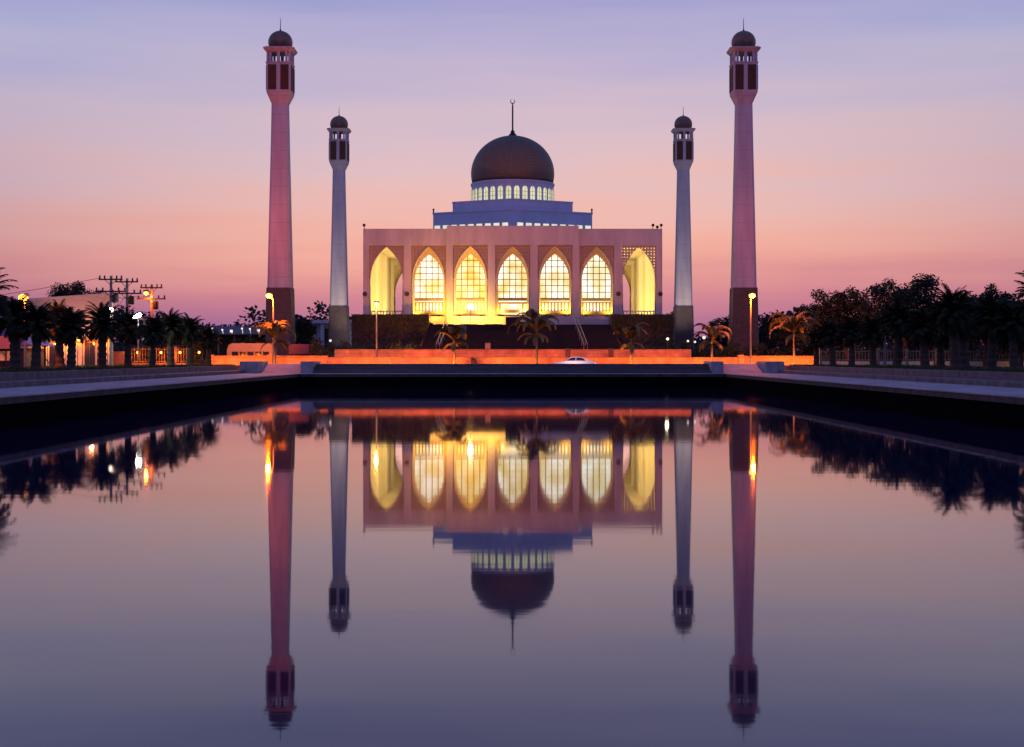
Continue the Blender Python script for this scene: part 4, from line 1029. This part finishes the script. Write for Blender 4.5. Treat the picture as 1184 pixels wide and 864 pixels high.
for px, D, p in ((525, 146.5, 1100), (620.5, 146, 260), (729.5, 146.5, 800), (823, 147, 600), (918, 146, 900), (317.5, 146, 400)):  # unseen fill added at the palm feet to turn the fronds orange
    x = at(px, D); m = MB(); m.bbox(x-.75, x-.5, D-1.4, D-1.2, GZ+.005, GZ+.16, .02); m.build('palm_fill_light', M_dark, plateau)
    light('palm_fill_light', 'POINT', (x-.6, D-1.3, GZ+.45), p, (1, .24, .02), .1, parent=plateau)
# broadleaf trees
GT = 'broadleaf trees behind the right palms'
tree(51, 8.0, 8.5, 'low dark tree behind the golden feathery palm at right', (at(938, 165), 165, GZ), GT, 5000, .25)
tree(52, 9.6, 9.5, 'wide dark tree whose crown rises left of the tallest', (at(978, 158), 158, GZ), GT, 6500, .25, lobes=11)
tree(53, 10.4, 11, 'tallest dark tree on the right bank with a ragged open crown', (at(1048, 150), 150, GZ), GT, 6500, .3, lobes=11)
tree(54, 8.2, 7, 'rounded dark tree right of the tallest right tree', (at(1090, 150), 150, GZ), GT, 4200, .25)
tree(55, 8.6, 8.5, 'dark leafy tree near the right edge behind the palms', (at(1140, 140), 140, GZ), GT, 5200, .25)
tree(56, 7.6, 7, 'low dark tree at the right frame edge behind the palms', (at(1180, 138), 138, GZ), GT, 4000, .25)
tree(57, 11.6, 11, 'dark spreading tree rising behind the cream shop roof', (at(86, 190), 190, GZ), None, 6500, .45, lobes=10)
tree(58, 8.0, 5, 'dark tree between the left near minaret and white pavilion', (at(347, 190), 190, GZ), None, 3200, .2)
tree(59, 10.2, 5.5, 'small tree whose flat top shows over the white pavilion', (at(387, 262), 268, GZ), None, 2200, .5)
tree(60, 10.5, 7, 'dark tree at the right end of the mosque podium', (at(770, 250), 250, GZ), None, 2600, .3)
tree(61, 9.2, 8, 'dark tree between the two minarets on the right', (at(842, 220), 220, GZ), None, 3000, .25)
tree(62, 8.6, 8, 'dark tree just right of the right near minaret', (at(893, 205), 205, GZ), None, 3000, .25)
# hedges
hedge(at(338, 160), at(386, 160), 160, 3, 3.2, 'dark shrubbery between sign board and podium at left', 71, n=3000)
hedge(at(360, 172), at(418, 172), 172, 4, 4.0, 'dark hedge at the foot of the left far minaret', 72, n=3000)
hedge(at(768, 168), at(832, 168), 168, 4, 4.0, 'dark hedge at the foot of the right far minaret', 73, n=3600)
hedge(at(826, 162), at(906, 162), 162, 4, 3.6, 'dark hedge at the foot of the right near minaret', 74, n=4200)
hedge(at(900, 168), at(950, 168), 166, 4, 3.6, 'dark hedge right of the minarets behind the orange wall', 75, n=2600)
hedge(at(150, 148), at(232, 148), 148, 3, 3.6, 'orange lit shrubs behind the left barred fence', 76, n=2600)
hedge(at(266, 178), at(312, 178), 178, 3, 5.2, 'tall yellow lit hedge behind the cream minibus', 77, n=2600)
hedge(at(188, 165), at(238, 165), 165, 4, 6.2, 'warm lit leafy bushes above the end of the left palms', 78, n=3000)
hedge(34, 62, 147, 3, 3.4, 'dark hedge behind the right barred fence', 79, n=4200)
hedge(-21.5, -12, 171, 12, 2.4, 'dark planting on the slope left of the stairway', 80, z0=2.5, n=3000)
hedge(14.2, 21.8, 171, 12, 2.4, 'dark planting on the slope right of the stairway', 81, z0=2.5, n=3000)
# far-off wood
rg = random.Random(5); m = MB()
for i in range(30000):
    x = rg.uniform(-170, 170); D = rg.uniform(290, 340)
    hh = 6.4 + 2.2*math.sin(x*.11) + 1.5*math.sin(x*.31+1) + 1.1*math.sin(x*.83) + (3.4 if x < -42 else 0) + (1.5 if x > 60 else 0)
    z = GZ + max(.2, hh*(1-rg.random()**2.2*1.0)+rg.gauss(0, .35))
    m.leaf((x, D, z), Vector((rg.uniform(-1,1), rg.uniform(-1,1), rg.uniform(-.5,.6))).normalized()*rg.uniform(.7,1.5), .4)
tag(m.build('far_wood', M_far, fix=False), kind='stuff')
m = MB(); pts = [(x, 345+10*math.sin(x*.01)) for x in range(-700, 701, 20)]
m.strip([(x, y, GZ-1) for x, y in pts], [(x, y+8, GZ+4.6+1.2*math.sin(x*.05)+.8*math.sin(x*.13)) for x, y in pts]); m.strip([(x, y+8, GZ+4.6+1.2*math.sin(x*.05)+.8*math.sin(x*.13)) for x, y in pts], [(x, y+60, GZ-1) for x, y in pts])
tag(m.build('hills', M_far, fix=False), kind='structure')
